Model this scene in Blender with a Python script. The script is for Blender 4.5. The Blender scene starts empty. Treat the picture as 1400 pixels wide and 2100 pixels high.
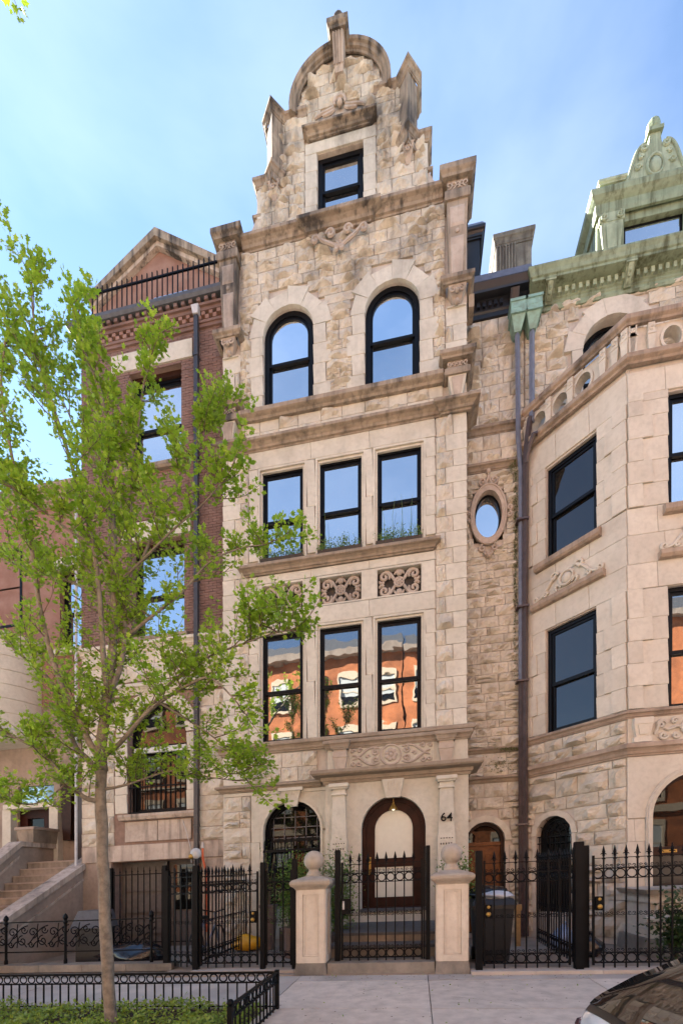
import bpy, math, random
from mathutils import Vector, Matrix, noise
R = random.Random(7)
pi = math.pi
SC = bpy.context.scene
COL = SC.collection
SL = 0.0456          # shear added to the scene: heights rise to the right, ground and courses alike

# ------------------------------------------------------------------ camera
cam = bpy.data.objects.new('camera', bpy.data.cameras.new('camera')); COL.objects.link(cam)
cam.location = (0, 0, 1.65)
cam.rotation_euler = (pi/2, 0, math.atan(155/970))
cam.data.sensor_fit = 'VERTICAL'; cam.data.sensor_height = 36.0; cam.data.sensor_width = 24.0
cam.data.lens = 970/2100*36
cam.data.shift_y = (1787-1050)/2100
cam.data.clip_start = 0.05; cam.data.clip_end = 2000
SC.camera = cam
SC.render.resolution_x, SC.render.resolution_y = 682, 1024

# ------------------------------------------------------------------ sky, sun, exposure
SUN_EL, SUN_AZ = math.radians(30), math.radians(-62)     # azimuth measured from +Y (behind the houses), negative = left
world = bpy.data.worlds.new('World'); SC.world = world; world.use_nodes = True
nt = world.node_tree; nt.nodes.clear()
out = nt.nodes.new('ShaderNodeOutputWorld'); bg = nt.nodes.new('ShaderNodeBackground')
sky = nt.nodes.new('ShaderNodeTexSky'); sky.sky_type = 'NISHITA'; sky.sun_disc = False
sky.sun_elevation = SUN_EL; sky.sun_rotation = SUN_AZ
sky.air_density = 0.9; sky.dust_density = 0.0; sky.ozone_density = 1.2
tc = nt.nodes.new('ShaderNodeTexCoord'); mp = nt.nodes.new('ShaderNodeMapping')
mp.inputs['Scale'].default_value = (1.0, 1.0, 2.2); mp.inputs['Location'].default_value = (3.1, 0.4, 0.7)
n1 = nt.nodes.new('ShaderNodeTexNoise'); n1.inputs['Scale'].default_value = 1.7; n1.inputs['Detail'].default_value = 7; n1.inputs['Roughness'].default_value = 0.5; n1.inputs['Distortion'].default_value = .2
cr = nt.nodes.new('ShaderNodeValToRGB'); cr.color_ramp.elements[0].position = 0.46; cr.color_ramp.elements[1].position = 0.95
cr.color_ramp.elements[1].color = (0.22, 0.22, 0.22, 1)
mx = nt.nodes.new('ShaderNodeMix'); mx.data_type = 'RGBA'; mx.inputs[7].default_value = (8.5, 9.0, 10.0, 1)
nt.links.new(tc.outputs['Generated'], mp.inputs['Vector']); nt.links.new(mp.outputs[0], n1.inputs['Vector'])
nt.links.new(n1.outputs['Fac'], cr.inputs[0]); nt.links.new(cr.outputs[0], mx.inputs[0])
nt.links.new(sky.outputs[0], mx.inputs[6]); nt.links.new(mx.outputs[2], bg.inputs[0])
bg.inputs[1].default_value = 0.05
nt.links.new(bg.outputs[0], out.inputs[0])
sun = bpy.data.objects.new('sun', bpy.data.lights.new('sun', 'SUN')); COL.objects.link(sun)
sun.data.energy = 5.0; sun.data.angle = math.radians(0.5); sun.data.color = (1.0, 0.93, 0.83)
sd = Vector((math.sin(SUN_AZ)*math.cos(SUN_EL), math.cos(SUN_AZ)*math.cos(SUN_EL), math.sin(SUN_EL)))
sun.rotation_euler = sd.to_track_quat('Z', 'Y').to_euler(); sun.location = (-20, 20, 40)
SC.view_settings.view_transform = 'Standard'; SC.view_settings.look = 'None'
SC.view_settings.gamma = 1.0; SC.view_settings.use_curve_mapping = False
SC.view_settings.exposure = 3.14
SC.render.engine = 'CYCLES'
try:
    SC.cycles.max_bounces = 6; SC.cycles.diffuse_bounces = 4; SC.cycles.glossy_bounces = 3
except Exception: pass

# ------------------------------------------------------------------ materials
MATS = {}
def nodes(name):
    m = bpy.data.materials.new(name); m.use_nodes = True; MATS[name] = m
    return m, m.node_tree, m.node_tree.nodes['Principled BSDF']
def rgba(c): return (c[0], c[1], c[2], 1)
def mixc(t, fac, a, b, mode='MIX'):
    n = t.nodes.new('ShaderNodeMix'); n.data_type = 'RGBA'; n.blend_type = mode
    for sock, v in ((n.inputs[0], fac), (n.inputs[6], a), (n.inputs[7], b)):
        if isinstance(v, (int, float)): sock.default_value = v
        elif isinstance(v, tuple): sock.default_value = rgba(v)
        else: t.links.new(v, sock)
    return n.outputs[2]
def noi(t, vec, scale, detail=4, rough=.55, sc3=None):
    if sc3:
        mpn = t.nodes.new('ShaderNodeMapping'); mpn.inputs['Scale'].default_value = sc3
        t.links.new(vec, mpn.inputs['Vector']); vec = mpn.outputs[0]
    n = t.nodes.new('ShaderNodeTexNoise'); n.inputs['Scale'].default_value = scale
    n.inputs['Detail'].default_value = detail; n.inputs['Roughness'].default_value = rough
    t.links.new(vec, n.inputs['Vector']); return n.outputs['Fac']
def ramp(t, fac, p0, p1, c0=(0,0,0), c1=(1,1,1)):
    n = t.nodes.new('ShaderNodeValToRGB'); e = n.color_ramp.elements
    e[0].position = p0; e[1].position = p1; e[0].color = rgba(c0); e[1].color = rgba(c1)
    t.links.new(fac, n.inputs[0]); return n.outputs[0]
def mathn(t, op, a, b=None, clamp=False):
    n = t.nodes.new('ShaderNodeMath'); n.operation = op; n.use_clamp = clamp
    for i, v in enumerate((a, b)):
        if v is None: continue
        if isinstance(v, (int, float)): n.inputs[i].default_value = v
        else: t.links.new(v, n.inputs[i])
    return n.outputs[0]
def stone(name, col, col2, dark=(.055,.048,.042), soot=.5, soot_z=(9., 20.), rough=.85, bump=.35, fine=26., rnd=.25, streak=.35):
    """weathered sandstone: mottled colour, soot that grows towards the exposed top of the building, fine grain"""
    m, t, b = nodes(name)
    g = t.nodes.new('ShaderNodeNewGeometry'); P = g.outputs['Position']
    oi = t.nodes.new('ShaderNodeObjectInfo')
    c = mixc(t, ramp(t, noi(t, P, 2.3, 5), .32, .68), col, col2)
    c = mixc(t, mathn(t, 'MULTIPLY', ramp(t, noi(t, P, 11., 4), .45, .7), .35), c, tuple(v*.72 for v in col2))
    rv = mathn(t, 'ADD', mathn(t, 'MULTIPLY', oi.outputs['Random'], rnd), 1-rnd*.6)
    cv = t.nodes.new('ShaderNodeCombineColor')
    for i in range(3): t.links.new(rv, cv.inputs[i])
    c = mixc(t, 1., c, cv.outputs[0], 'MULTIPLY')
    # soot and run-off streaks
    sx = t.nodes.new('ShaderNodeSeparateXYZ'); t.links.new(P, sx.inputs[0])
    hz = t.nodes.new('ShaderNodeMapRange'); hz.inputs[1].default_value, hz.inputs[2].default_value = soot_z
    hz.inputs[3].default_value, hz.inputs[4].default_value = .12, 1.; t.links.new(sx.outputs[2], hz.inputs[0])
    s1 = ramp(t, noi(t, P, 1.0, 6, .6, (1.5, 1.5, .55)), .50, .68)
    s2 = ramp(t, noi(t, P, 1.0, 4, .6, (7., 7., .5)), .48, .72)
    sm = mathn(t, 'ADD', mathn(t, 'MULTIPLY', s1, soot), mathn(t, 'MULTIPLY', s2, streak*soot))
    sm = mathn(t, 'MULTIPLY', sm, hz.outputs[0], True)
    c = mixc(t, sm, c, dark)
    t.links.new(c, b.inputs['Base Color'])
    b.inputs['Roughness'].default_value = rough
    b.inputs['Specular IOR Level'].default_value = .25
    hb = mathn(t, 'ADD', noi(t, P, fine, 6, .7), mathn(t, 'MULTIPLY', noi(t, P, 7., 3), .8))
    bp = t.nodes.new('ShaderNodeBump'); bp.inputs['Strength'].default_value = bump; bp.inputs['Distance'].default_value = .03
    t.links.new(hb, bp.inputs['Height']); t.links.new(bp.outputs[0], b.inputs['Normal'])
    return m
def plain(name, col, rough=.5, metal=0., var=.15, scale=9., bump=0., bscale=40., spec=.5, rnd=0., col2=None, coat=0.):
    m, t, b = nodes(name)
    g = t.nodes.new('ShaderNodeNewGeometry'); P = g.outputs['Position']
    c2 = col2 or tuple(v*(1-var*1.6) for v in col)
    c = mixc(t, ramp(t, noi(t, P, scale, 5, .6), .35, .68), col, c2)
    if rnd:
        oi = t.nodes.new('ShaderNodeObjectInfo')
        rv = mathn(t, 'ADD', mathn(t, 'MULTIPLY', oi.outputs['Random'], rnd), 1-rnd*.6)
        cv = t.nodes.new('ShaderNodeCombineColor')
        for i in range(3): t.links.new(rv, cv.inputs[i])
        c = mixc(t, 1., c, cv.outputs[0], 'MULTIPLY')
    t.links.new(c, b.inputs['Base Color']); b.inputs['Roughness'].default_value = rough
    b.inputs['Metallic'].default_value = metal; b.inputs['Specular IOR Level'].default_value = spec
    b.inputs['Coat Weight'].default_value = coat
    if bump:
        bp = t.nodes.new('ShaderNodeBump'); bp.inputs['Strength'].default_value = bump; bp.inputs['Distance'].default_value = .01
        t.links.new(noi(t, P, bscale, 5, .65), bp.inputs['Height']); t.links.new(bp.outputs[0], b.inputs['Normal'])
    return m
def glass(name, fac=.55, wob=.25, tint=(.016,.018,.02), wscale=1.6, fmul=.6):
    """dark coated window pane: mirror reflection over a dim room, slightly wavy sheet"""
    m, t, b = nodes(name)
    g = t.nodes.new('ShaderNodeNewGeometry'); P = g.outputs['Position']
    gl = t.nodes.new('ShaderNodeBsdfGlossy'); gl.inputs['Roughness'].default_value = .012; gl.inputs['Color'].default_value = (.93,.95,.97,1)
    bp = t.nodes.new('ShaderNodeBump'); bp.inputs['Strength'].default_value = wob; bp.inputs['Distance'].default_value = .02
    t.links.new(noi(t, P, wscale, 2, .5), bp.inputs['Height']); t.links.new(bp.outputs[0], gl.inputs['Normal'])
    b.inputs['Base Color'].default_value = rgba(tint); b.inputs['Roughness'].default_value = .5; b.inputs['Specular IOR Level'].default_value = 0.
    fr = t.nodes.new('ShaderNodeFresnel'); fr.inputs['IOR'].default_value = 1.5
    fc = mathn(t, 'ADD', mathn(t, 'MULTIPLY', fr.outputs[0], fmul), fac, True)
    ms = t.nodes.new('ShaderNodeMixShader'); t.links.new(fc, ms.inputs[0]); t.links.new(b.outputs[0], ms.inputs[1]); t.links.new(gl.outputs[0], ms.inputs[2])
    t.links.new(ms.outputs[0], t.nodes['Material Output'].inputs['Surface'])
    return m
def leafmat(name, col, col2, trans=.35):
    m, t, b = nodes(name)
    g = t.nodes.new('ShaderNodeNewGeometry')
    isl = g.outputs['Random Per Island']
    c = mixc(t, isl, col, col2)
    c = mixc(t, mathn(t, 'MULTIPLY', ramp(t, noi(t, g.outputs['Position'], 1.1, 3), .35, .65), .55), c, tuple(v*.62 for v in col))
    t.links.new(c, b.inputs['Base Color']); b.inputs['Roughness'].default_value = .5
    tr = t.nodes.new('ShaderNodeBsdfTranslucent'); t.links.new(mixc(t, .5, c, (col2[0]*1.6, col2[1]*1.5, col2[2])), tr.inputs['Color'])
    ms = t.nodes.new('ShaderNodeMixShader'); ms.inputs[0].default_value = trans
    t.links.new(b.outputs[0], ms.inputs[1]); t.links.new(tr.outputs[0], ms.inputs[2])
    t.links.new(ms.outputs[0], t.nodes['Material Output'].inputs['Surface'])
    return m

stone('stone', (.55,.515,.435), (.48,.445,.37), soot=.6, soot_z=(9., 20.), rnd=.12, bump=.22)
stone('rock', (.57,.52,.43), (.47,.42,.34), soot=.85, soot_z=(9., 18.), rnd=.22, bump=.75, fine=15.)
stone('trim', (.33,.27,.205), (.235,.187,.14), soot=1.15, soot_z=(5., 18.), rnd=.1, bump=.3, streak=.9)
stone('mortar', (.49,.435,.375), (.43,.38,.325), soot=.7, soot_z=(9., 21.), rnd=0.)
stone('pink_stone', (.56,.51,.43), (.50,.45,.375), soot=.35, soot_z=(6., 20.), rnd=.14, bump=.18)
stone('pink_rock', (.56,.50,.41), (.45,.40,.32), soot=.45, soot_z=(6., 20.), rnd=.26, bump=.55, fine=15.)
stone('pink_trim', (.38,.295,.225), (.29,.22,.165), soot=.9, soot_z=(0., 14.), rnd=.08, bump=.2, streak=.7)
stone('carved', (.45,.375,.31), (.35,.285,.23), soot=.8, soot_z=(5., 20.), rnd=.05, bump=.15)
stone('grimed', (.075,.066,.06), (.045,.04,.038), soot=.2, soot_z=(5.,15.))  # near-black stone for the carved panel backs and band beads
stone('base_stone', (.48,.405,.34), (.38,.315,.26), soot=1.0, soot_z=(-3., 8.), rnd=.1, streak=1.)
stone('pillar_stone', (.60,.54,.455), (.53,.47,.39), soot=.16, soot_z=(-2., 3.), rnd=.05, bump=.2)
stone('cap_stone', (.44,.38,.31), (.34,.29,.23), soot=.6, soot_z=(-2., 4.), rnd=.05, bump=.35)
stone('kerb_stone', (.28,.25,.21), (.18,.165,.14), soot=.6, soot_z=(-3., 2.), rnd=.2, bump=.5)
stone('step_stone', (.32,.26,.20), (.20,.165,.13), soot=.9, soot_z=(-2., 3.), rnd=.15, bump=.3)
stone('brownstone', (.33,.265,.215), (.26,.205,.165), soot=.4, soot_z=(-2., 8.), rnd=.1, bump=.2)
stone('chimney_stone', (.20,.19,.16), (.13,.125,.11), soot=.9, soot_z=(5., 20.), rnd=.1, streak=1.)
plain('bluestone', (.085,.083,.082), .75, bump=.3, var=.25)
plain('concrete', (.60,.515,.43), .9, bump=.6, var=.16, scale=5.1, bscale=60, rnd=.16)
plain('pave_old', (.46,.41,.36), .9, bump=.35, var=.2, scale=1.1, bscale=50, rnd=.2)
plain('court', (.30,.245,.195), .9, bump=.4, var=.22, scale=2., bscale=30)
plain('asphalt', (.11,.106,.10), .95, bump=.5, var=.2, scale=2., bscale=90)
plain('soil', (.055,.04,.028), 1., bump=.8, bscale=30)
plain('brick', (.19,.115,.092), .9, bump=.35, var=.28, scale=2.6, bscale=50, col2=(.12,.070,.056))
plain('brick_pale', (.26,.155,.12), .9, bump=.35, var=.25, scale=2.6, bscale=50, col2=(.20,.10,.07))
plain('brick_mortar', (.24,.16,.125), .95, bump=.3)
plain('orange_brick', (.52,.175,.065), .9, var=.35, scale=.9, bump=.2)
plain('cream_stone', (.62,.50,.36), .85, var=.12)
plain('slate', (.07,.075,.085), .6, var=.2)
plain('black_frame', (.004,.0045,.006), .4, var=.15, spec=.15)
plain('black_iron', (.0035,.004,.005), .5, var=.3, spec=.12, bump=.15, bscale=70)
plain('black_paint', (.008,.008,.010), .38, var=.3, bump=.1)
plain('grey_metal', (.13,.135,.165), .42, var=.2, metal=.25)
plain('pipe_brown', (.075,.055,.055), .42, var=.25)
plain('pipe_blue', (.17,.19,.25), .45, var=.15, metal=.2)
plain('pipe_dark', (.035,.035,.04), .45, var=.2)
plain('white_metal', (.45,.45,.45), .5)
stone('green_paint', (.255,.315,.215), (.195,.24,.16), dark=(.075,.085,.045), soot=.75, soot_z=(0., 9.), rough=.55, bump=.12, streak=1.3, rnd=.05)
stone('green_pale', (.36,.42,.30), (.29,.345,.235), dark=(.10,.12,.07), soot=.6, soot_z=(0., 9.), rough=.55, bump=.12, streak=1.3, rnd=.05)
plain('verdigris', (.22,.38,.32), .6, var=.3, scale=6., col2=(.14,.20,.16))
plain('mahogany', (.030,.008,.005), .4, var=.35, scale=5., spec=.12)
plain('oak_door', (.17,.062,.018), .4, var=.3, scale=7., spec=.2)
plain('door_dark', (.035,.015,.010), .45, var=.3, spec=.15)
plain('frosted', (.55,.545,.47), .35, var=.04)
plain('blind', (.50,.52,.50), .6, var=.05)
plain('grey_door', (.10,.085,.075), .7, var=.2)
plain('brass', (.36,.22,.055), .4, metal=.5, var=.2, spec=.3)
plain('bin_black', (.014,.015,.017), .42, var=.2, bump=.1)
plain('bag_black', (.012,.013,.018), .18, var=.2)
plain('bag_white', (.62,.65,.70), .3, var=.12)
plain('bag_blue', (.28,.36,.52), .35, var=.2)
plain('yellow_plastic', (.75,.38,.015), .35, var=.08)
plain('red_plastic', (.45,.02,.025), .35)
plain('orange_plastic', (.55,.10,.03), .5)
plain('paper', (.62,.55,.52), .8, var=.12, scale=30., col2=(.40,.20,.17))
plain('timber', (.40,.22,.07), .6, var=.2)
plain('bark', (.22,.185,.145), .95, bump=1., bscale=34, var=.35, scale=13., col2=(.105,.09,.07))
plain('twig', (.13,.095,.065), .9, var=.3)
plain('terracotta', (.14,.10,.085), .8)
plain('car_white', (.62,.64,.66), .12, var=.02, coat=1., scale=1.)
plain('rubber', (.016,.016,.016), .7)
plain('car_trim', (.014,.014,.015), .3)
plain('alloy', (.35,.36,.37), .3, metal=.9)
plain('tail_red', (.22,.012,.014), .12, coat=1., var=.05)
plain('petal', (.72,.72,.66), .6)
leafmat('leaf', (.095,.215,.018), (.38,.54,.05), .45)
leafmat('leaf_dark', (.085,.165,.03), (.17,.27,.05), .3)
leafmat('leaf_deep', (.03,.07,.02), (.06,.11,.03), .2)
leafmat('leaf_box', (.10,.19,.06), (.22,.32,.08), .35)
leafmat('moss', (.07,.10,.02), (.11,.14,.03), .1)
leafmat('cover', (.15,.25,.03), (.29,.38,.05), .3)
glass('pane', .68, .10)
glass('pane_wavy', .27, .15, wscale=1.5)
glass('pane_dim', .010, .05, (.006,.006,.006), fmul=.4)
glass('pane_shade', .03, .08, (.009,.0085,.008), fmul=.5)
glass('car_glass', .16, .06, (.012,.012,.011))
m, t, b = nodes('bulb'); b.inputs['Emission Color'].default_value = (1,.85,.6,1); b.inputs['Emission Strength'].default_value = .2
def M(n): return MATS[n]

# ------------------------------------------------------------------ mesh helpers
class MB:
    """collects shapes; frame = (ox, oy, angle): local (s, t, z), s along the wall, t into the wall"""
    def __init__(self, frame=None):
        self.v = []; self.f = []; self.fr = frame
    def add(self, vs, fs):
        n = len(self.v); self.v += vs; self.f += [tuple(i+n for i in f) for f in fs]
    def box(self, x0, x1, y0, y1, z0, z1):
        self.add([(x0,y0,z0),(x1,y0,z0),(x1,y1,z0),(x0,y1,z0),(x0,y0,z1),(x1,y0,z1),(x1,y1,z1),(x0,y1,z1)],
                 [(0,3,2,1),(4,5,6,7),(0,1,5,4),(1,2,6,5),(2,3,7,6),(3,0,4,7)]); return self
    def taper(self, x0, x1, y0, y1, z0, z1, dx0=0, dy0=0, dx1=0, dy1=0):
        """box whose bottom is shrunk by dx0/dy0 and top by dx1/dy1 (dy on the front only)"""
        self.add([(x0+dx0,y0+dy0,z0),(x1-dx0,y0+dy0,z0),(x1-dx0,y1,z0),(x0+dx0,y1,z0),(x0+dx1,y0+dy1,z1),(x1-dx1,y0+dy1,z1),(x1-dx1,y1,z1),(x0+dx1,y1,z1)],
                 [(0,3,2,1),(4,5,6,7),(0,1,5,4),(1,2,6,5),(2,3,7,6),(3,0,4,7)]); return self
    def prism(self, poly, y0, y1):
        """polygon in (x,z), extruded in y"""
        n = len(poly)
        self.add([(x,y0,z) for x,z in poly]+[(x,y1,z) for x,z in poly],
                 [tuple(range(n)), tuple(range(2*n-1,n-1,-1))]+[((i+1)%n, i, n+i, n+(i+1)%n) for i in range(n)]); return self
    def prism_z(self, poly, z0, z1):
        n = len(poly)
        self.add([(x,y,z0) for x,y in poly]+[(x,y,z1) for x,y in poly],
                 [tuple(range(n-1,-1,-1)), tuple(range(n,2*n))]+[(i,(i+1)%n,n+(i+1)%n,n+i) for i in range(n)]); return self
    def prism_x(self, poly, x0, x1):
        n = len(poly)
        self.add([(x0,y,z) for y,z in poly]+[(x1,y,z) for y,z in poly],
                 [tuple(range(n)), tuple(range(2*n-1,n-1,-1))]+[((i+1)%n,i,n+i,n+(i+1)%n) for i in range(n)]); return self
    def ring(self, o, i, y0, y1, closed=True):
        """band between two loops of equal length in (x,z), extruded in y"""
        n = len(o); k = n if closed else n-1
        vs = [(x,y0,z) for x,z in o]+[(x,y0,z) for x,z in i]+[(x,y1,z) for x,z in o]+[(x,y1,z) for x,z in i]
        fs = []
        for a in range(k):
            b = (a+1)%n
            fs += [(a,b,n+b,n+a),(2*n+a,3*n+a,3*n+b,2*n+b),(a,2*n+a,2*n+b,b),(n+a,n+b,3*n+b,3*n+a)]
        if not closed: fs += [(0,n,3*n,2*n),(n-1,3*n-1,4*n-1,2*n-1)]
        self.add(vs, fs); return self
    def sweep(self, prof, path, closed=False):
        """moulding profile [(out, z)] swept along a plan path [(x, y)]; out is to the right of travel"""
        P = [Vector(p) for p in path]; n = len(P); offs = []
        for i in range(n):
            a = P[i]-P[i-1] if (i > 0 or closed) else P[1]-P[0]
            b = P[(i+1)%n]-P[i] if (i < n-1 or closed) else P[n-1]-P[n-2]
            a.normalize(); b.normalize()
            na, nb = Vector((a.y,-a.x)), Vector((b.y,-b.x))
            d = 1+na.dot(nb); o = (na+nb)/(d if d > .25 else .25); offs.append(o)
        m = len(prof); vs = [(P[i].x+offs[i].x*q, P[i].y+offs[i].y*q, z) for i in range(n) for q, z in prof]
        fs = []
        for i in range(n if closed else n-1):
            j = (i+1)%n
            for k in range(m):
                l = (k+1)%m; fs.append((i*m+k, j*m+k, j*m+l, i*m+l))
        if not closed: fs += [tuple(range(m)), tuple(range(n*m-1,(n-1)*m-1,-1))]
        self.add(vs, fs); return self
    def tube(self, pts, r, n=6, closed=False, flat=1.0):
        P = [Vector(p) for p in pts]; k = len(P); rs = r if isinstance(r, (list, tuple)) else [r]*k
        vs = []; prev = None
        for i in range(k):
            if closed: T = P[(i+1)%k]-P[i-1]
            else: T = P[min(i+1,k-1)]-P[max(i-1,0)]
            if T.length < 1e-9: T = Vector((0,0,1))
            T.normalize()
            if prev is None:
                a = Vector((0,1,0)) if abs(T.y) < .9 else Vector((1,0,0))
                U = T.cross(a).normalized()
            else:
                U = prev-T*prev.dot(T)
                if U.length < 1e-6: U = T.orthogonal()
                U.normalize()
            W = T.cross(U); prev = U
            for j in range(n):
                an = 2*pi*j/n; d = U*math.cos(an)+W*math.sin(an)*flat
                q = P[i]+d*rs[i]; vs.append((q.x,q.y,q.z))
        fs = []
        for i in range(k if closed else k-1):
            i2 = (i+1)%k
            for j in range(n): fs.append((i*n+j, i*n+(j+1)%n, i2*n+(j+1)%n, i2*n+j))
        if not closed: fs += [tuple(range(n-1,-1,-1)), tuple((k-1)*n+j for j in range(n))]
        self.add(vs, fs); return self
    def lathe(self, prof, cx=0, cy=0, n=16, a0=0., rot=0.):
        m = len(prof); vs = []
        for r, z in prof:
            for j in range(n):
                an = 2*pi*j/n+rot; vs.append((cx+max(r,1e-4)*math.cos(an), cy+max(r,1e-4)*math.sin(an), z))
        fs = [(i*n+j, i*n+(j+1)%n, (i+1)*n+(j+1)%n, (i+1)*n+j) for i in range(m-1) for j in range(n)]
        fs += [tuple(range(n-1,-1,-1)), tuple((m-1)*n+j for j in range(n))]
        self.add(vs, fs); return self
    def ball(self, cx, cy, cz, r, n=16, m=9, sy=1., sz=1.):
        k = len(self.v)
        self.lathe([(r*math.sin(pi*i/m), cz-r*sz*math.cos(pi*i/m)) for i in range(m+1)], cx, cy, n)
        if sy != 1.: self.v[k:] = [(x, cy+(y-cy)*sy, z) for x,y,z in self.v[k:]]
        return self
    def build(self, name, mat, parent=None, slope=True, smooth=False, kind=None):
        fr = self.fr; vs = self.v
        if fr:
            ca, sa = math.cos(fr[2]), math.sin(fr[2])
            vs = [(fr[0]+x*ca-y*sa, fr[1]+x*sa+y*ca, z) for x,y,z in vs]
        if slope: vs = [(x,y,z+SL*x) for x,y,z in vs]
        o = Vector((0,0,0)); p = parent
        while p is not None: o = o+p.location; p = p.parent
        me = bpy.data.meshes.new(name)
        me.from_pydata([(x-o.x,y-o.y,z-o.z) for x,y,z in vs], [], self.f)
        if smooth:
            me.polygons.foreach_set('use_smooth', [True]*len(me.polygons))
            if smooth != 'all':
                try: me.set_sharp_from_angle(angle=math.radians(40))
                except Exception: pass
        me.materials.append(M(mat)); me.update()
        ob = bpy.data.objects.new(name, me); COL.objects.link(ob)
        if parent: ob.parent = parent
        if kind: ob['kind'] = kind
        return ob
def tag(o, label, cat, group=None):
    o['label'] = label; o['category'] = cat
    if group: o['group'] = group
    return o
def thing(name, label, cat, loc, group=None):
    o = bpy.data.objects.new(name, None); COL.objects.link(o); o.empty_display_size = .2
    o.location = (loc[0], loc[1], loc[2]+SL*loc[0]); tag(o, label, cat, group); return o
def struct(o): o['kind'] = 'structure'; return o
def wpos(p):
    o = Vector((0,0,0))
    while p is not None: o = o+p.location; p = p.parent
    return o
def inst(name, mesh, parent, world_loc, rot=(0,0,0), scale=(1,1,1)):
    o = bpy.data.objects.new(name, mesh); COL.objects.link(o)
    o.parent = parent
    w = wpos(parent) if parent else Vector((0,0,0))
    o.location = (world_loc[0]-w.x, world_loc[1]-w.y, world_loc[2]-w.z)
    o.rotation_euler = rot; o.scale = scale; return o
def raw_mesh(name, mb, mat, smooth=False):
    me = bpy.data.meshes.new(name); me.from_pydata(mb.v, [], mb.f)
    if smooth: me.polygons.foreach_set('use_smooth', [True]*len(me.polygons))
    me.materials.append(M(mat)); me.update(); return me

def arc(cx, cz, r, a0, a1, n): return [(cx+r*math.cos(a0+(a1-a0)*i/n), cz+r*math.sin(a0+(a1-a0)*i/n)) for i in range(n+1)]
def arch_loop(x0, x1, z0, zs, n=14):
    """open loop up the left jamb, over the arch and down the right jamb"""
    c, r = (x0+x1)/2, (x1-x0)/2
    return [(x0,z0)]+arc(c, zs, r, pi, 0, n)+[(x1,z0)]
def wall_holes(mb, x0, x1, z0, z1, t0, t1, holes=(), arches=()):
    """solid wall with rectangular holes (xa,xb,za,zb) and arched holes (xa,xb,za,zspring)"""
    H = list(holes)+[(a,b,c,d+(b-a)/2) for a,b,c,d in arches]
    xs = sorted({x0,x1,*[v for h in H for v in h[:2] if x0 < v < x1]})
    for xa, xb in zip(xs, xs[1:]):
        cuts = sorted((h[2],h[3]) for h in H if h[0] < (xa+xb)/2 < h[1])
        z = z0
        for a, b in cuts:
            if a > z: mb.box(xa, xb, t0, t1, z, a)
            z = max(z, b)
        if z < z1: mb.box(xa, xb, t0, t1, z, z1)
    for a, b, c, zs in arches:
        r = (b-a)/2; P = arc((a+b)/2, zs, r, pi, 0, 16)
        for (xa,za),(xb,zb) in zip(P, P[1:]):
            mb.prism([(xa,za),(xb,zb),(xb,zs+r),(xa,zs+r)], t0, t1)

# ---- cut stone blocks
def rock_mesh(seed, mat):
    rr = random.Random(seed); nx, nz = 8, 5
    planes = [(rr.uniform(-.28,.28), rr.uniform(-.26,.26), rr.uniform(.05,.135)) for _ in range(7)]
    vs = []
    for j in range(nz+1):
        for i in range(nx+1):
            x, z = i/nx-.5, j/nz-.5
            e = min(.5-abs(x), (.5-abs(z))*.8)
            if e < 1e-6: h = .006
            else:
                h = min(a*x+b*z+c for a,b,c in planes)
                h = max(.012, min(h, .015+e*.75))+rr.uniform(-.010,.012)
            jx = rr.uniform(-.035,.035) if 0 < i < nx else 0; jz = rr.uniform(-.05,.05) if 0 < j < nz else 0
            vs.append((x+jx, -h, z+jz))
    W = nx+1
    fs = [(j*W+i, j*W+i+1, (j+1)*W+i+1, (j+1)*W+i) for j in range(nz) for i in range(nx)]
    b = [i for i in range(nx+1)]+[j*W+nx for j in range(1,nz+1)]+[nz*W+i for i in range(nx-1,-1,-1)]+[j*W for j in range(nz-1,0,-1)]
    n0 = len(vs); vs += [(vs[k][0], .05, vs[k][2]) for k in b]; m = len(b)
    fs += [(b[(k+1)%m], b[k], n0+k, n0+(k+1)%m) for k in range(m)]
    mb = MB(); mb.add(vs, fs); return raw_mesh('rock_face', mb, mat)
def ashlar_mesh(mat):
    mb = MB(); e = .007
    mb.add([(-.5,-.001,-.5),(.5,-.001,-.5),(.5,-.001,.5),(-.5,-.001,.5),(-.5+e,-.008,-.5+e*2),(.5-e,-.008,-.5+e*2),(.5-e,-.008,.5-e*2),(-.5+e,-.008,.5-e*2),
            (-.5,.05,-.5),(.5,.05,-.5),(.5,.05,.5),(-.5,.05,.5)],
           [(4,5,6,7),(0,1,5,4),(1,2,6,5),(2,3,7,6),(3,0,4,7),(1,0,8,9),(2,1,9,10),(3,2,10,11),(0,3,11,8)])
    return raw_mesh('ashlar', mb, mat)
ROCKS = {}; ASH = {}
def rocks(mat):
    if mat not in ROCKS: ROCKS[mat] = [rock_mesh(100+i, mat) for i in range(26)]
    return ROCKS[mat]
def ashlar(mat):
    if mat not in ASH: ASH[mat] = ashlar_mesh(mat)
    return ASH[mat]
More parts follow.
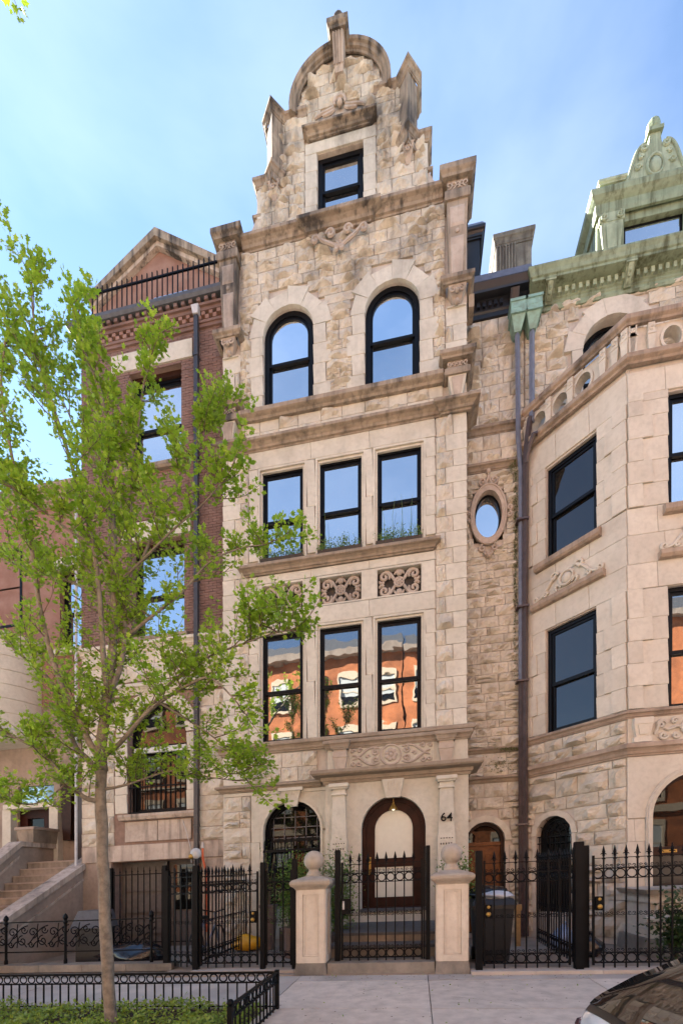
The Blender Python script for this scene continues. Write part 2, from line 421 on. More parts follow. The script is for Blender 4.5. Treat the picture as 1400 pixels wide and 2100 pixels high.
class Masonry:
    """collects the blocks of one building; the largest 300 of a kind become objects, the rest one joined part"""
    def __init__(self, root): self.root = root; self.items = []
    def put(self, kind, mat, frame, s0, s1, z0, z1, t=0., g=.006):
        if s1-s0 < .03 or z1-z0 < .03: return
        self.items.append((kind, mat, frame, s0+g, s1-g, z0+g, z1-g, t))
    def flush(self, names=('stone_block', 'ashlar_block')):
        for kind, nm in (('rock', names[0]), ('ash', names[1])):
            L = sorted([i for i in self.items if i[0] == kind], key=lambda i: -(i[4]-i[3])*(i[6]-i[5]))
            rest = {}
            for k, (kd, mat, fr, s0, s1, z0, z1, t) in enumerate(L):
                me = R.choice(rocks(mat)) if kd == 'rock' else ashlar(mat)
                sc = (s1-s0, R.uniform(1.0,1.55) if kd == 'rock' else 1., z1-z0)
                ca, sa = math.cos(fr[2]), math.sin(fr[2]); s = (s0+s1)/2
                X, Y = fr[0]+s*ca-t*sa, fr[1]+s*sa+t*ca
                loc = (X, Y, (z0+z1)/2+SL*X); rot = (0, -math.atan(SL*ca), fr[2])
                if kd == 'rock' and R.random() < .5: sc = (sc[0], sc[1], sc[2])
                if k < 296: inst(nm, me, self.root, loc, rot, sc)
                else:
                    mt = Matrix.LocRotScale(Vector(loc), Matrix.Rotation(rot[2],3,'Z') @ Matrix.Rotation(rot[1],3,'Y'), Vector(sc))
                    mb = rest.setdefault(mat, MB())
                    mb.add([tuple(mt @ v.co) for v in me.vertices], [tuple(p.vertices) for p in me.polygons])
            for mat, mb in rest.items(): mb.build('small_stonework', mat, self.root, slope=False, kind='stuff')
        self.items = []
def courses(ms, mat, frame, x0, x1, z0, z1, hs=(.20,.30), ls=(.28,.62), excl=(), bounds=None, t=0., split=.22):
    """broken courses of rock-faced stones, leaving out the shapes in excl (functions z -> list of (xa, xb))"""
    z = z0
    while z < z1-.05:
        h = R.uniform(*hs)
        if z1-(z+h) < .12: h = z1-z
        zt = z+h; iv = [(x0, x1)]
        if bounds: a, b = bounds(z+h*.5); iv = [(max(x0,a), min(x1,b))]
        cuts = []
        for e in excl:
            for zz in (z+.03, z+h*.5, zt-.03): cuts += e(zz)
        for ca_, cb_ in cuts:
            nv = []
            for a, b in iv:
                if cb_ <= a or ca_ >= b: nv.append((a,b)); continue
                if ca_-a > .05: nv.append((a,ca_))
                if b-cb_ > .05: nv.append((cb_,b))
            iv = nv
        for a, b in iv:
            x = a
            while x < b-.04:
                l = R.uniform(*ls)
                if b-(x+l) < .18: l = b-x
                if R.random() < split and h > .2 and l < .6:
                    q = R.uniform(.4,.6)*h; ms.put('rock', mat, frame, x, x+l, z, z+q, t); ms.put('rock', mat, frame, x, x+l, z+q, zt, t)
                else: ms.put('rock', mat, frame, x, x+l, z, zt, t)
                x += l
        z = zt
def rect_ex(xa, xb, za, zb): return lambda z: [(xa, xb)] if za <= z <= zb else []
def circ_ex(cx, cz, r): return lambda z: [(cx-math.sqrt(r*r-(z-cz)**2), cx+math.sqrt(r*r-(z-cz)**2))] if cz <= z < cz+r else []

# ---- mouldings and ornament
def prof(h, p, z0=0., kind=0):
    if kind == 0: q = [(0,0),(.22,0),(.25,.14),(.42,.18),(.5,.38),(.72,.55),(.95,.62),(1,.66),(1,.92),(.93,1),(0,1)]
    elif kind == 1: q = [(0,0),(.5,0),(.62,.2),(.9,.34),(1,.42),(1,.88),(.9,1),(0,1)]
    elif kind == 2: q = [(0,0),(.8,0),(1,.25),(1,.75),(.8,1),(0,1)]
    else: q = [(0,0),(.12,0),(.2,.2),(.3,.24),(.34,.5),(.62,.56),(.9,.62),(1,.75),(1,1),(0,1)]
    return [(a*p, z0+b*h) for a, b in q]
def spiral(cx, cz, r, turns, a0, sgn=1, n=22, r1=.12):
    return [(cx+(r*(1-(1-r1)*i/n))*math.cos(a0+sgn*turns*2*pi*i/n), cz+(r*(1-(1-r1)*i/n))*math.sin(a0+sgn*turns*2*pi*i/n)) for i in range(n+1)]
def bez(p0, p1, p2, p3, n=10):
    out_ = []
    for i in range(n+1):
        u = i/n; a, b_, c, d = (1-u)**3, 3*u*(1-u)**2, 3*u*u*(1-u), u**3
        out_.append((a*p0[0]+b_*p1[0]+c*p2[0]+d*p3[0], a*p0[1]+b_*p1[1]+c*p2[1]+d*p3[1]))
    return out_
def strokes(mb, lines, t, r, n=6):
    for L in lines:
        k = len(L); mb.tube([(x, t, z) for x, z in L], [r*(1-.35*abs(2*i/(k-1)-1)**3) for i in range(k)], n)
def mirror(lines, cx): return [[(2*cx-x, z) for x, z in L] for L in lines]
def rosette(mb, cx, cz, r, t, k=6):
    for i in range(k):
        a = 2*pi*i/k; mb.ball(cx+r*.6*math.cos(a), t, cz+r*.6*math.sin(a), r*.36, 8, 5, .6)
    mb.ball(cx, t-.01, cz, r*.32, 8, 5, .8)

# ---- sash windows
def sash(root, frame, x0, x1, z0, z1, t, pane='pane', arch=None, mid=.5, fw=.075, name='window', meet=True):
    """black double-hung window, t = depth of the frame front; arch = springing height"""
    A = MB(frame)
    if arch is None:
        o = [(x0,z0),(x0,z1),(x1,z1),(x1,z0)]; i = [(x0+fw,z0+fw),(x0+fw,z1-fw),(x1-fw,z1-fw),(x1-fw,z0+fw)]
        A.ring(o, i, t, t+.10)
    else:
        o = arch_loop(x0, x1, z0, arch); i = arch_loop(x0+fw, x1-fw, z0+fw, arch)
        A.ring(o, i, t, t+.10)
    w = A.build(name, 'black_frame', root)
    zm = z0+(z1-z0)*mid; s = .055
    # upper sash
    U = MB(frame); L = MB(frame); PU = MB(frame); PL = MB(frame)
    xa, xb = x0+fw, x1-fw
    if arch is None:
        U.ring([(xa,zm),(xa,z1-fw),(xb,z1-fw),(xb,zm)], [(xa+s,zm+s),(xa+s,z1-fw-s),(xb-s,z1-fw-s),(xb-s,zm+s)], t+.03, t+.085)
        PU.box(xa+s-.004, xb-s+.004, t+.055, t+.06, zm+s-.004, z1-fw-s+.004)
    else:
        U.ring(arch_loop(xa,xb,zm,arch), arch_loop(xa+s,xb-s,zm,arch), t+.03, t+.085, False); U.box(xa+s, xb-s, t+.031, t+.085, zm, zm+s)
        PU.prism(arch_loop(xa+s-.004, xb-s+.004, zm+s, arch), t+.055, t+.06)
    L.ring([(xa,z0+fw),(xa,zm),(xb,zm),(xb,z0+fw)], [(xa+s,z0+fw+s*1.3),(xa+s,zm-.008),(xb-s,zm-.008),(xb-s,z0+fw+s*1.3)], t+.065, t+.13)
    L.box(xa, xb, t+.02, t+.075, zm-.02, zm+.03)
    PL.box(xa+s-.004, xb-s+.004, t+.095, t+.10, z0+fw+s*1.3-.004, zm)
    U.build('upper_sash', 'black_frame', w); L.build('lower_sash', 'black_frame', w)
    PU.build('pane', pane, w); PL.build('pane', pane, w)
    return w

# ================================================================== GROUND
def sheet(name, mat, x0, x1, y0, y1, w, thick=.0):
    mb = MB()
    if thick: mb.box(x0, x1, y0, y1, w-thick, w)
    else: mb.add([(x0,y0,w),(x1,y0,w),(x1,y1,w),(x0,y1,w)], [(0,1,2,3)])
    return struct(mb.build(name, mat))
sheet('ground', 'asphalt', -300, 300, -300, 300, -.30)
sheet('road', 'asphalt', -60, 60, -5.2, 3.2, -.14)
kerb = MB().box(-60, 60, 3.2, 3.38, -.29, -.004); kerb = struct(kerb.build('kerb', 'kerb_stone'))
sheet('far_pavement', 'concrete', -60, 60, -10.4, -5.2, -.01, .2)
PX = [-30,-20,-12,-9.2,-7.7,-6.2,-4.8,-3.35,-1.9,.165,2.45,4.3,6.2,8.1,12,20,30]
pav = struct(MB().box(-60, 60, 3.385, 12.0, -.28, -.02).build('pavement', 'kerb_stone'))
for i in range(len(PX)-1):
    for y0, y1 in ((3.39,4.05),(4.05,5.78),(5.78,7.28),(7.28,7.68)):
        if PX[i+1] > -6 and PX[i] < -1.95 and y1 < 5.8 and y1 > 4.06: continue       # tree pit
        old = PX[i] < -1.95 or y0 > 7
        g = .006
        mb = MB().box(PX[i]+g, PX[i+1]-g, y0+g, y1-g, -.03, -.004 + R.uniform(-.003,.003))
        mb.build('paving_slab', 'pave_old' if old else 'concrete', pav)
sk = MB(); rs_ = random.Random(77)
for _ in range(420):
    x, y = rs_.uniform(-1.8,7), (rs_.uniform(5.0,7.6) if rs_.random() < .6 else 7.66-abs(rs_.gauss(0,.18))); r_ = rs_.uniform(.004,.016); n_ = 6
    sk.add([(x+r_*rs_.uniform(.5,1.2)*math.cos(2*pi*k/n_), y+r_*rs_.uniform(.5,1.2)*math.sin(2*pi*k/n_), .002) for k in range(n_)], [tuple(range(n_))])
for x, y, a, n_ in ((-.9,6.3,.5,16),(1.3,5.6,2.2,14),(3.2,6.6,1.2,12),(-.2,7.1,-.2,10)):
    pts = []
    for k in range(n_):
        pts.append((x,y)); a += rs_.uniform(-.45,.45); x += .09*math.cos(a); y += .09*math.sin(a)
    for (xa,ya),(xb,yb) in zip(pts, pts[1:]):
        w_ = rs_.uniform(.0015,.004); sk.add([(xa,ya-w_,.0025),(xb,yb-w_,.0025),(xb,yb+w_,.0025),(xa,ya+w_,.0025)], [(0,1,2,3)])
sk.build('pavement_grit', 'soil', pav, kind='stuff')
sheet('forecourt', 'court', -4.55, 4.6, 7.69, 12.0, .012, .06)
sheet('forecourt_left', 'court', -20, -4.56, 8.35, 13.0, .008, .06)
# ================================================================== MAIN STONE HOUSE
F = 10.8; GX = -1.76; XL, XR = -4.62, 1.09
FR = (0, F, 0)
H1 = thing('stone_townhouse', 'tall beige sandstone townhouse with stepped and arched gable, number 64', 'house', (GX, F, 0))
ms = Masonry(H1)
W1 = [(-3.68,-2.60),(-2.29,-1.22),(-.945,.135)]
AW = [(-3.60,-2.385),(-1.18,.055)]
GW = (-2.30,-1.216,16.95,18.50)
wall = MB(FR)
holes = [(a,b,4.72,7.47) for a,b in W1]+[(a,b,9.05,11.33) for a,b in W1]+[(a+.02,b-.02,7.93,8.62) for a,b in W1]
wall_holes(wall, XL, XR, 0, 16.9, .035, .55, holes+[(-1.4,.35,.3,3.6)], [(a,b,12.6,14.48) for a,b in AW]+[(-3.66,-2.16,.95,2.75)])
wall_holes(wall, GX-1.72, GX+1.72, 16.9, 19.6, .035, .5, [GW])
# concave shoulders of the gable
for s in (-1, 1):
    c = arc(0, 0, 1, -pi/2, -pi, 8)
    pts = [(GX+s*1.70, 16.9)]+[(GX+s*(2.36), 16.9),(GX+s*2.36,17.0)]
    pts += [(GX+s*(2.36+.38*0-.38*(1-math.cos(u))), 17.0+.42*math.sin(u)) for u in (0,)]
    pts += [(GX+s*(2.36-.36*math.sin(k*pi/16)), 17.66-.66*math.cos(k*pi/16)) for k in range(1,9)]
    pts += [(GX+s*2.0,18.2),(GX+s*1.70,18.2)]
    if s > 0: pts = pts[::-1]
    wall.prism(pts, .02, .5)
wall.prism([(GX-1.12,19.6)]+[(x,z) for x,z in arc(GX,19.55,1.10,pi,0,20)]+[(GX+1.12,19.6)], .03, .5)
wall.build('wall', 'mortar', H1)
MB(FR).box(XL+.05, XR-.05, .56, 9, 0, 16.6).build('rear_walls', 'brownstone', H1)
# windows
for a, b in W1:
    sash(H1, FR, a, b, 4.80, 7.47, .09, 'pane_wavy', mid=.47, fw=.085)
    sash(H1, FR, a, b, 9.10, 11.33, .09, 'pane', mid=.46, fw=.085)
for a, b in AW: sash(H1, FR, a, b, 12.6, 15.08, .10, 'pane', arch=14.48, mid=.52, fw=.11)
sash(H1, FR, GW[0], GW[1], GW[2], GW[3], .12, 'pane', mid=.5, fw=.10)
for a, b in W1:                                           # moulded heads and jambs of the triple windows
    for z0, z1 in ((4.85,7.47),(9.1,11.33)):
        m_ = MB(FR)
        for o_, t_ in ((.05,-.012),(.0,.03)):
            m_.ring([(a-o_,z0),(a-o_,z1+o_),(b+o_,z1+o_),(b+o_,z0)], [(a-o_+.045,z0),(a-o_+.045,z1+o_-.045),(b+o_-.045,z1+o_-.045),(b+o_-.045,z0)], t_, .085, False)
        m_.build('window_surround', 'stone', H1)
# smooth ashlar round the triple windows
def ash_rect(x0, x1, z0, z1, t=0., mat='stone', n=1, fr=FR, M_=None):
    w = (x1-x0)/n
    for i in range(n): (M_ or ms).put('ash', mat, fr, x0+i*w, x0+(i+1)*w, z0, z1, t, .0015)
xa, xb = -4.06, .52
for z0, z1 in ((4.88,7.52),(9.2,11.38)):
    n = 5
    for k in range(n):
        za, zb = z0+(z1-z0)*k/n, z0+(z1-z0)*(k+1)/n
        ash_rect(-3.96, W1[0][0]-.05, za, zb); ash_rect(W1[2][1]+.05, .40, za, zb)
    for (a,b),(c,d) in zip(W1, W1[1:]):
        for k in range(2): ash_rect(b+.05, c-.05, z0+(z1-z0)*k/2, z0+(z1-z0)*(k+1)/2)
ash_rect(-3.96,-2.45,7.53,7.92,0,n=1); ash_rect(-2.45,-1.08,7.53,7.92); ash_rect(-1.08,.40,7.53,7.92)
ash_rect(-3.96,-2.45,11.39,11.80); ash_rect(-2.45,-1.08,11.39,11.80); ash_rect(-1.08,.40,11.39,11.80)
for x0_,x1_ in ((-3.96,-3.66),(-2.62,-2.27),(-1.24,-.925),(.115,.40)): ash_rect(x0_,x1_,7.93,8.62)
ash_rect(-3.96,-2.45,8.63,8.82); ash_rect(-2.45,-1.08,8.63,8.82); ash_rect(-1.08,.40,8.63,8.82)
# quoined piers left and right: smooth quoins alternating with rock-faced blocks
def pier(x0, x1, z0, z1, outer, mat='stone', rmat='rock'):
    z = z0; k = 0
    while z < z1-.05:
        h = .36 if z1-z > .5 else z1-z
        wq = .46 if k % 2 else .30
        if outer > 0:
            ms.put('ash', mat, FR, x1-wq, x1, z, z+h, 0, .003); ms.put('rock', rmat, FR, x0, x1-wq, z, z+h, .01)
        else:
            ms.put('ash', mat, FR, x0, x0+wq, z, z+h, 0, .003); ms.put('rock', rmat, FR, x0+wq, x1, z, z+h, .01)
        z += h; k += 1
pier(.41, XR-.005, 4.88, 11.80, 1); pier(XL+.005, -3.97, 4.88, 11.80, -1)
pier(.62, XR-.005, 12.70, 14.2, 1); pier(XL+.005, -4.18, 12.70, 14.2, -1)
# rock-faced field round the arched windows
ex = [circ_ex((a+b)/2, 14.48, .98) for a,b in AW]+[rect_ex(a-.30,b+.30,12.5,14.50) for a,b in AW]
courses(ms, 'rock', FR, -4.17, .61, 12.70, 16.56, (.19,.29), (.28,.6), ex)
for a, b in AW:                                           # jamb quoins and stepped voussoirs
    z = 12.62; k = 0
    while z < 14.3:
        h = .47; w = .42 if k % 2 == 0 else .30
        h = min(h, 14.48-z)
        ms.put('ash', 'stone', FR, a-w, a, z, z+h, -.03, .003); ms.put('ash', 'stone', FR, b, b+w, z, z+h, -.03, .003)
        z += h; k += 1
    c, r = (a+b)/2, (b-a)/2; n = 6
    for i in range(n):
        a0, a1 = pi-pi*i/n, pi-pi*(i+1)/n
        ro = r+(.44 if i % 2 else .34)
        q = [(c+r*math.cos(u),14.48+r*math.sin(u)) for u in (a0,(a0+a1)/2,a1)]
        am = (a0+a1)/2
        o_ = [(c+ro*math.cos(a1-.012*-1),14.48+ro*math.sin(a1+.012)),(c+ro*math.cos(a0),14.48+ro*math.sin(a0-.012))]
        MB(FR).prism(q+o_, -.035-.008*(i % 2), .05).build('voussoir', 'stone', H1)
# frieze between the two upper cornices
z = 11.98
x = -4.14; k = 0
while x < .55:
    l = R.uniform(.38,.55); l = min(l, .56-x)
    kd = ('rock','ash') if k % 2 else ('ash','rock')
    for q in range(2):
        z0, z1 = 11.98+.26*q, 12.24+.26*q
        ms.put(kd[q], 'rock' if kd[q] == 'rock' else 'stone', FR, x, x+l, z0, z1, .0, .004)
    x += l; k += 1
# cornices
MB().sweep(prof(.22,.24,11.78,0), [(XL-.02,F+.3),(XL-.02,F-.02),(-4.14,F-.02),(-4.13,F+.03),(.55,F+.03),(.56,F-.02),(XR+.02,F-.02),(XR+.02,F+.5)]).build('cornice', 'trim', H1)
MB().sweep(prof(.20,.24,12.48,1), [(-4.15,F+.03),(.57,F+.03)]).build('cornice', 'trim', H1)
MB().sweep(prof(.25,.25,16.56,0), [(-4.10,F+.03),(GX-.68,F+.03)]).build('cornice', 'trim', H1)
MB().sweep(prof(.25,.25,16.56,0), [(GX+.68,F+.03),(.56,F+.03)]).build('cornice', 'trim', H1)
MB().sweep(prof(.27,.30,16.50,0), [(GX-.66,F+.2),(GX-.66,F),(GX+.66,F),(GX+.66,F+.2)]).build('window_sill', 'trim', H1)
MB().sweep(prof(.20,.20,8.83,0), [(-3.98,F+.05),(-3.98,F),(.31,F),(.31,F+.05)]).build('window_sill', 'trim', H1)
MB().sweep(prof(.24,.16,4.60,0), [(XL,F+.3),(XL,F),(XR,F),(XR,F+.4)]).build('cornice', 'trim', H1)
# corner piers: capital, herm-shaped pilaster on a carved corbel
def herm(x0, x1, zc, zt, capz, side):
    c = (x0+x1)/2; w = x1-x0
    p = MB(FR)
    p.taper(x0, x1, -.20, .3, zc, zt, w*.13, .07, 0, 0)
    sh = p.build('pilaster', 'trim', H1)
    q = MB(FR)                                             # raised panels
    h = zt-zc
    for za, zb in ((zc+.06*h, zc+.55*h), (zc+.68*h, zc+.93*h)):
        f0, f1 = (za-zc)/h, (zb-zc)/h
        wa, wb = w*(.26+.10*f0), w*(.26+.10*f1); ta, tb = -.13-.07*f0, -.13-.07*f1
        q.add([(c-wa,ta-.002,za),(c+wa,ta-.002,za),(c+wb,tb-.002,zb),(c-wb,tb-.002,zb),(c-wa*.72,ta+.035-.055,za+.05),(c+wa*.72,ta+.035-.055,za+.05),(c+wb*.72,tb+.035-.055,zb-.05),(c-wb*.72,tb+.035-.055,zb-.05)],
              [(4,5,6,7),(0,1,5,4),(1,2,6,5),(2,3,7,6),(3,0,4,7)])
    q.ball(c, -.185, zc+.615*h, w*.10, 10, 6, .5)
    q.build('pilaster_panel', 'carved', sh)
    capital(x0, x1, zt, capz, side)
    k = MB()                                               # corbel
    k.sweep(prof(.16,.12,zc-.17,1), [(x0-.02,F+.35),(x0-.02,F-.17),(x1+.02,F-.17),(x1+.02,F+.5)])
    co = k.build('corbel', 'trim', H1)
    k = MB(FR); k.taper(x0+.03, x1-.03, -.20, .05, zc-.46, zc-.17, w*.30, .17)
    for s in (-1,1): strokes(k, [spiral(c+s*w*.20, zc-.27, .075, 1.2, pi/2, -s)], -.20, .018)
    k.ball(c, -.10, zc-.44, .06, 8, 6); k.ball(c, -.19, zc-.30, .05, 8, 6)
    k.build('corbel_carving', 'carved', co)
    if side > 0:
        k = MB(); k.box(XR+.04, XR+.16, F+.05, F+.42, zc-.46, zc-.17).build('corbel_carving', 'trim', co)
def capital(x0, x1, zt, capz, side):
    c = (x0+x1)/2
    k = MB(); h = capz-zt
    k.sweep(prof(h*.30,.05,zt,2), [(x0,F+.35),(x0,F-.20),(x1,F-.20),(x1,F+.5)])
    k.sweep(prof(h*.34,.13,zt+h*.66,1), [(x0-.03,F+.4),(x0-.03,F-.23),(x1+.03,F-.23),(x1+.03,F+.55)])
    k.box(x0+.01, x1-.01, F-.21, F+.35, zt+h*.02, zt+h*.67); k.box(x0-.028, x1+.028, F-.228, F+.36, zt+h*.665, capz-.01)
    o = k.build('capital', 'trim', H1)
    l = MB(FR); n = 5
    for i in range(n):
        x = x0+(x1-x0)*(i+.5)/n
        strokes(l, [spiral(x, zt+h*.48, h*.12, 1.1, -pi/2, 1 if i < n/2 else -1, 12)], -.225, .014, 5)
    l.build('capital_carving', 'carved', o)
    return o
for x0, x1, sd_ in ((XL, -4.20, -1), (.64, XR, 1)):
    herm(x0, x1, 14.62, 16.28, 16.93, sd_)
    # little pyramid finial over the capital
    c = (x0+x1)/2
    MB(FR).taper(c-.15, c+.15, -.10, .2, 16.93, 17.28, 0, 0, .08, .08).build('finial', 'trim', H1)
    # short pilaster between the lower cornices
    p = MB(FR); p.taper(x0+.03, x1-.03, -.20, .2, 12.0, 12.46, .10, .06)
    po = p.build('pilaster', 'stone', H1)
    q = MB(FR); q.taper(c-.13, c+.13, -.222, 0, 12.06, 12.42, .06, .05); q.build('pilaster_panel', 'carved', po)
    capital(x0, x1, 12.46, 12.92, sd_)
    MB(FR).box(x0+.02, x1-.02, -.045, .06, 14.15-.0, 14.17).build('string_course', 'stone', H1)
# ---- gable
def gb(z):
    if z < 17.45: h = 2.0
    elif z < 18.2: h = 1.95
    elif z < 19.55: h = 1.70
    else: h = math.sqrt(max(.01, .98**2-max(0, z-19.55)**2))
    return GX-h, GX+h
exg = [rect_ex(GW[0]-.30, GW[1]+.30, 17.0, 18.95), rect_ex(GX-.45, GX+.45, 18.9, 19.28)]
courses(ms, 'rock', FR, GX-2.4, GX+2.4, 16.83, 20.42, (.21,.30), (.30,.60), exg, gb)
for s in (-1, 1):
    x = GW[0]-.29 if s < 0 else GW[1]
    for k in range(4): ash_rect(x+(.0 if k % 2 else .0), x+.29, 16.9+.40*k, 16.9+.40*(k+1))
ash_rect(GW[0]-.29, GW[1]+.29, 18.51, 18.76)
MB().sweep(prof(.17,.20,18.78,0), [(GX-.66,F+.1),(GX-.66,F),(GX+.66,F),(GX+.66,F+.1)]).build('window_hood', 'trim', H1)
sh = MB(FR)                                                # shell crest over the hood
U = .24; strokes(sh, [arc(GX, 19.20+U, .13, -.4, pi+.4, 12)], -.06, .04); sh.ball(GX, -.05, 19.19+U, .07, 10, 6)
L = [bez((GX-.14,19.12+U),(GX-.25,19.02+U),(GX-.4,19.08+U),(GX-.58,18.97+U)), bez((GX-.12,19.05+U),(GX-.2,18.98+U),(GX-.3,18.98+U),(GX-.4,18.97+U))]
strokes(sh, L+mirror(L, GX), -.06, .038); sh.build('shell_crest', 'carved', H1)
sw = MB(FR)                                                # carved swag under the sill
L = [spiral(GX-.56,16.30,.10,1.2,0,1), bez((GX-.48,16.36),(GX-.35,16.14),(GX-.2,16.18),(GX-.05,16.0)), spiral(GX-.2,16.36,.11,1.3,pi,-1), spiral(GX-.05,15.98,.06,1.,0,1)]
strokes(sw, L+mirror(L, GX), -.13, .042); rosette(sw, GX, 16.06, .13, -.13); sw.build('carved_swag', 'carved', H1)
# arched coping, keystone bracket and finial
cp = MB(FR); n = 26
prf = [(-.07,-.02),(-.07,-.05),(-.03,-.06),(-.01,-.10),(.04,-.11),(.06,-.15),(.12,-.16),(.12,.30),(.0,.30),(-.02,.0)]
A_ = [pi+.10-(pi+.20)*i/n for i in range(n+1)]
vs = [(GX+(1.06+q)*math.cos(a), tt, 19.58+(1.06+q)*math.sin(a)) for a in A_ for q, tt in prf]
m_ = len(prf); fs = [(i*m_+k, i*m_+(k+1)%m_, (i+1)*m_+(k+1)%m_, (i+1)*m_+k) for i in range(n) for k in range(m_)]
fs += [tuple(range(m_-1,-1,-1)), tuple(n*m_+k for k in range(m_))]
cp.add(vs, fs); cp.build('arched_coping', 'trim', H1)
ks = MB(FR); ks.taper(GX-.14, GX+.14, -.32, .2, 19.98, 20.64, .05, .17)
for i in range(4): ks.taper(GX-.12+.065*i, GX-.085+.065*i, -.345, .0, 20.10, 20.60, .004, .14)
kb = ks.build('keystone', 'carved', H1)
MB().sweep(prof(.20,.10,20.62,1), [(GX-.14,F+.2),(GX-.14,F-.32),(GX+.14,F-.32),(GX+.14,F+.2)]).build('keystone_cap', 'trim', kb); MB(FR).box(GX-.139,GX+.139,-.319,.2,20.63,20.81).build('keystone_block', 'trim', kb)
fn = MB(); fn.lathe([(.10,20.8),(.12,20.84),(.09,20.88),(.14,20.95),(.15,21.02),(.11,21.11),(.04,21.18),(.0,21.2)], GX, F-.2, 12); fn.build('pinecone_finial', 'trim', H1, smooth=True)
# pointed buttresses of the gable, each with its cap
for s in (-1, 1):
    def X(v): return GX+s*v
    def path(*pts):
        P = [(X(a), b) for a, b in pts]; return P if s > 0 else P[::-1]
    def plan(pts): return pts
    # upper
    pl = [(X(1.30),F+.05),(X(1.56),F-.24),(X(1.76),F+.04),(X(1.76),F+.5),(X(1.30),F+.5)]
    MB().prism_z(pl, 17.9, 19.40).build('buttress', 'trim', H1)
    MB().sweep(prof(.22,.10,19.38,0), path((.78,F+.02),(1.33,F+.02),(1.56,F-.22),(1.76,F+.0),(1.76,F+.5))).build('buttress_cap', 'trim', H1)
    MB(FR).ball(X(1.22), .12, 19.72, .09, 10, 7).build('ball_finial', 'trim', H1)
    # lower
    pl = [(X(1.36),F+.05),(X(1.56),F-.20),(X(1.80),F+.03),(X(2.0),F+.03),(X(2.0),F+.5),(X(1.36),F+.5)]
    MB().prism_z(pl, 17.85, 18.05).build('buttress', 'trim', H1)
    MB().sweep(prof(.22,.09,18.02,0), path((1.34,F+.03),(1.56,F-.20),(1.76,F+.0),(2.0,F+.0),(2.0,F+.45))).build('buttress_cap', 'trim', H1)
    MB(FR).ball(X(1.86), .15, 18.34, .09, 10, 7).build('ball_finial', 'trim', H1)
    k = MB(FR); k.taper(X(1.56)-.13, X(1.56)+.13, -.15, .05, 17.62, 17.95, .08, .13); strokes(k, [spiral(X(1.56),17.80,.07,1.2,0,1)], -.15, .02); k.build('corbel', 'carved', H1)
    MB(FR).taper(min(X(1.80),X(1.99)), max(X(1.80),X(1.99)), -.02, .05, 17.30, 17.98, 0, 0).build('shoulder_stone', 'stone', H1)
    MB().sweep(prof(.08,.05,17.36,2), path((1.9,F+.02),(2.06,F+.02),(2.06,F+.45))).build('shoulder_ledge', 'trim', H1)
# ---- carved panels between the storeys
for k, (a, b) in enumerate(W1):
    c = (a+b)/2; zc = 8.275
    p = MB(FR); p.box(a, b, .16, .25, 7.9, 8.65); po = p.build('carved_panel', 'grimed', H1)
    fr_ = MB(FR); fr_.ring([(a,7.93),(a,8.62),(b,8.62),(b,7.93)], [(a+.045,7.965),(a+.045,8.575),(b-.045,8.575),(b-.045,7.965)], -.005, .16); fr_.build('panel_frame', 'stone', po)
    q = MB(FR); hw, hh = (b-a)/2-.06, .29
    L = []
    for sz in (1,-1):
        e = [(c-hw*.74, zc+sz*.19)]
        L.append([(c-hw*.74+x*.13*math.cos(0), zc+sz*(.17+0)) for x in ()] or spiral(c-hw*.70, zc+sz*.16, .125, 1.35, -sz*.5, sz))
        L.append(bez((c-hw*.66,zc+sz*.28),(c-hw*.35,zc+sz*.28),(c-hw*.30,zc+sz*.05),(c-.07,zc+sz*.06)))
        L.append(bez((c-hw*.95,zc+sz*.08),(c-hw*.9,zc+sz*.02),(c-hw*.8,zc+sz*.01),(c-hw*.72,zc+sz*.05)))
    strokes(q, L+mirror(L, c), .085, .038)
    for sz in (1,-1):
        q.ball(c, .075, zc+sz*.22, .075, 10, 6, .7); strokes(q, [arc(c, zc+sz*.16, .11, .2 if sz > 0 else -.2, (pi-.2)*(1 if sz > 0 else -1), 10)], .08, .03)
    strokes(q, [arc(c, zc, .10, 0, 2*pi, 14)], .06, .03); rosette(q, c, zc, .085, .05, 6)
    q.build('scrollwork', 'carved', po, smooth=True)
# ---- ground floor
lz = lambda z: []
courses(ms, 'rock', FR, XL+.02, -3.92, .35, 3.62, (.30,.42), (.35,.6), [])
for z0, z1 in ((.2,.9),(.9,1.7),(1.7,2.5),(2.5,3.1)):
    ash_rect(-3.90,-3.67,z0,z1); 
ash_rect(-2.155,-2.02,.2,1.4); ash_rect(-2.155,-2.02,1.4,2.7)
sp = MB(FR)
wall_holes(sp, -3.90, -2.0, 2.75, 3.62, -.012, .04, [], [(-3.66,-2.16,2.75,2.7501)])
sp.build('arch_spandrel', 'stone', H1)
ash_rect(-3.66,-2.16,.2,.6); ash_rect(-3.66,-2.16,.6,.93)
MB(FR).ring(arch_loop(-3.66,-2.16,.95,2.75), arch_loop(-3.60,-2.22,.95,2.75), -.03, .10, False).build('arch_moulding', 'stone', H1)
win = sash(H1, FR, -3.66, -2.16, .95, 3.5, .30, 'pane_dim', arch=2.75, mid=.62, fw=.07)
gr = MB(FR)                                                # bellied window guard and leaded upper light
for i in range(9):
    x = -3.56+1.30*i/8
    gr.tube([(x,.12,2.62),(x,-.02,2.5),(x,-.02,2.25),(x,-.10,2.0),(x,-.26,1.7),(x,-.30,1.4),(x,-.2,1.1),(x,.08,.98)], .014, 5)
for z, t_ in ((2.28,-.03),(1.02,.05)): gr.box(-3.60,-2.22, t_-.006, t_+.02, z-.03, z+.03)
gr.build('window_guard', 'black_iron', H1)
ld = MB(FR)
for i in range(5): ld.box(-3.45+.27*i-.008, -3.45+.27*i+.008, .33, .345, 2.4, 3.25)
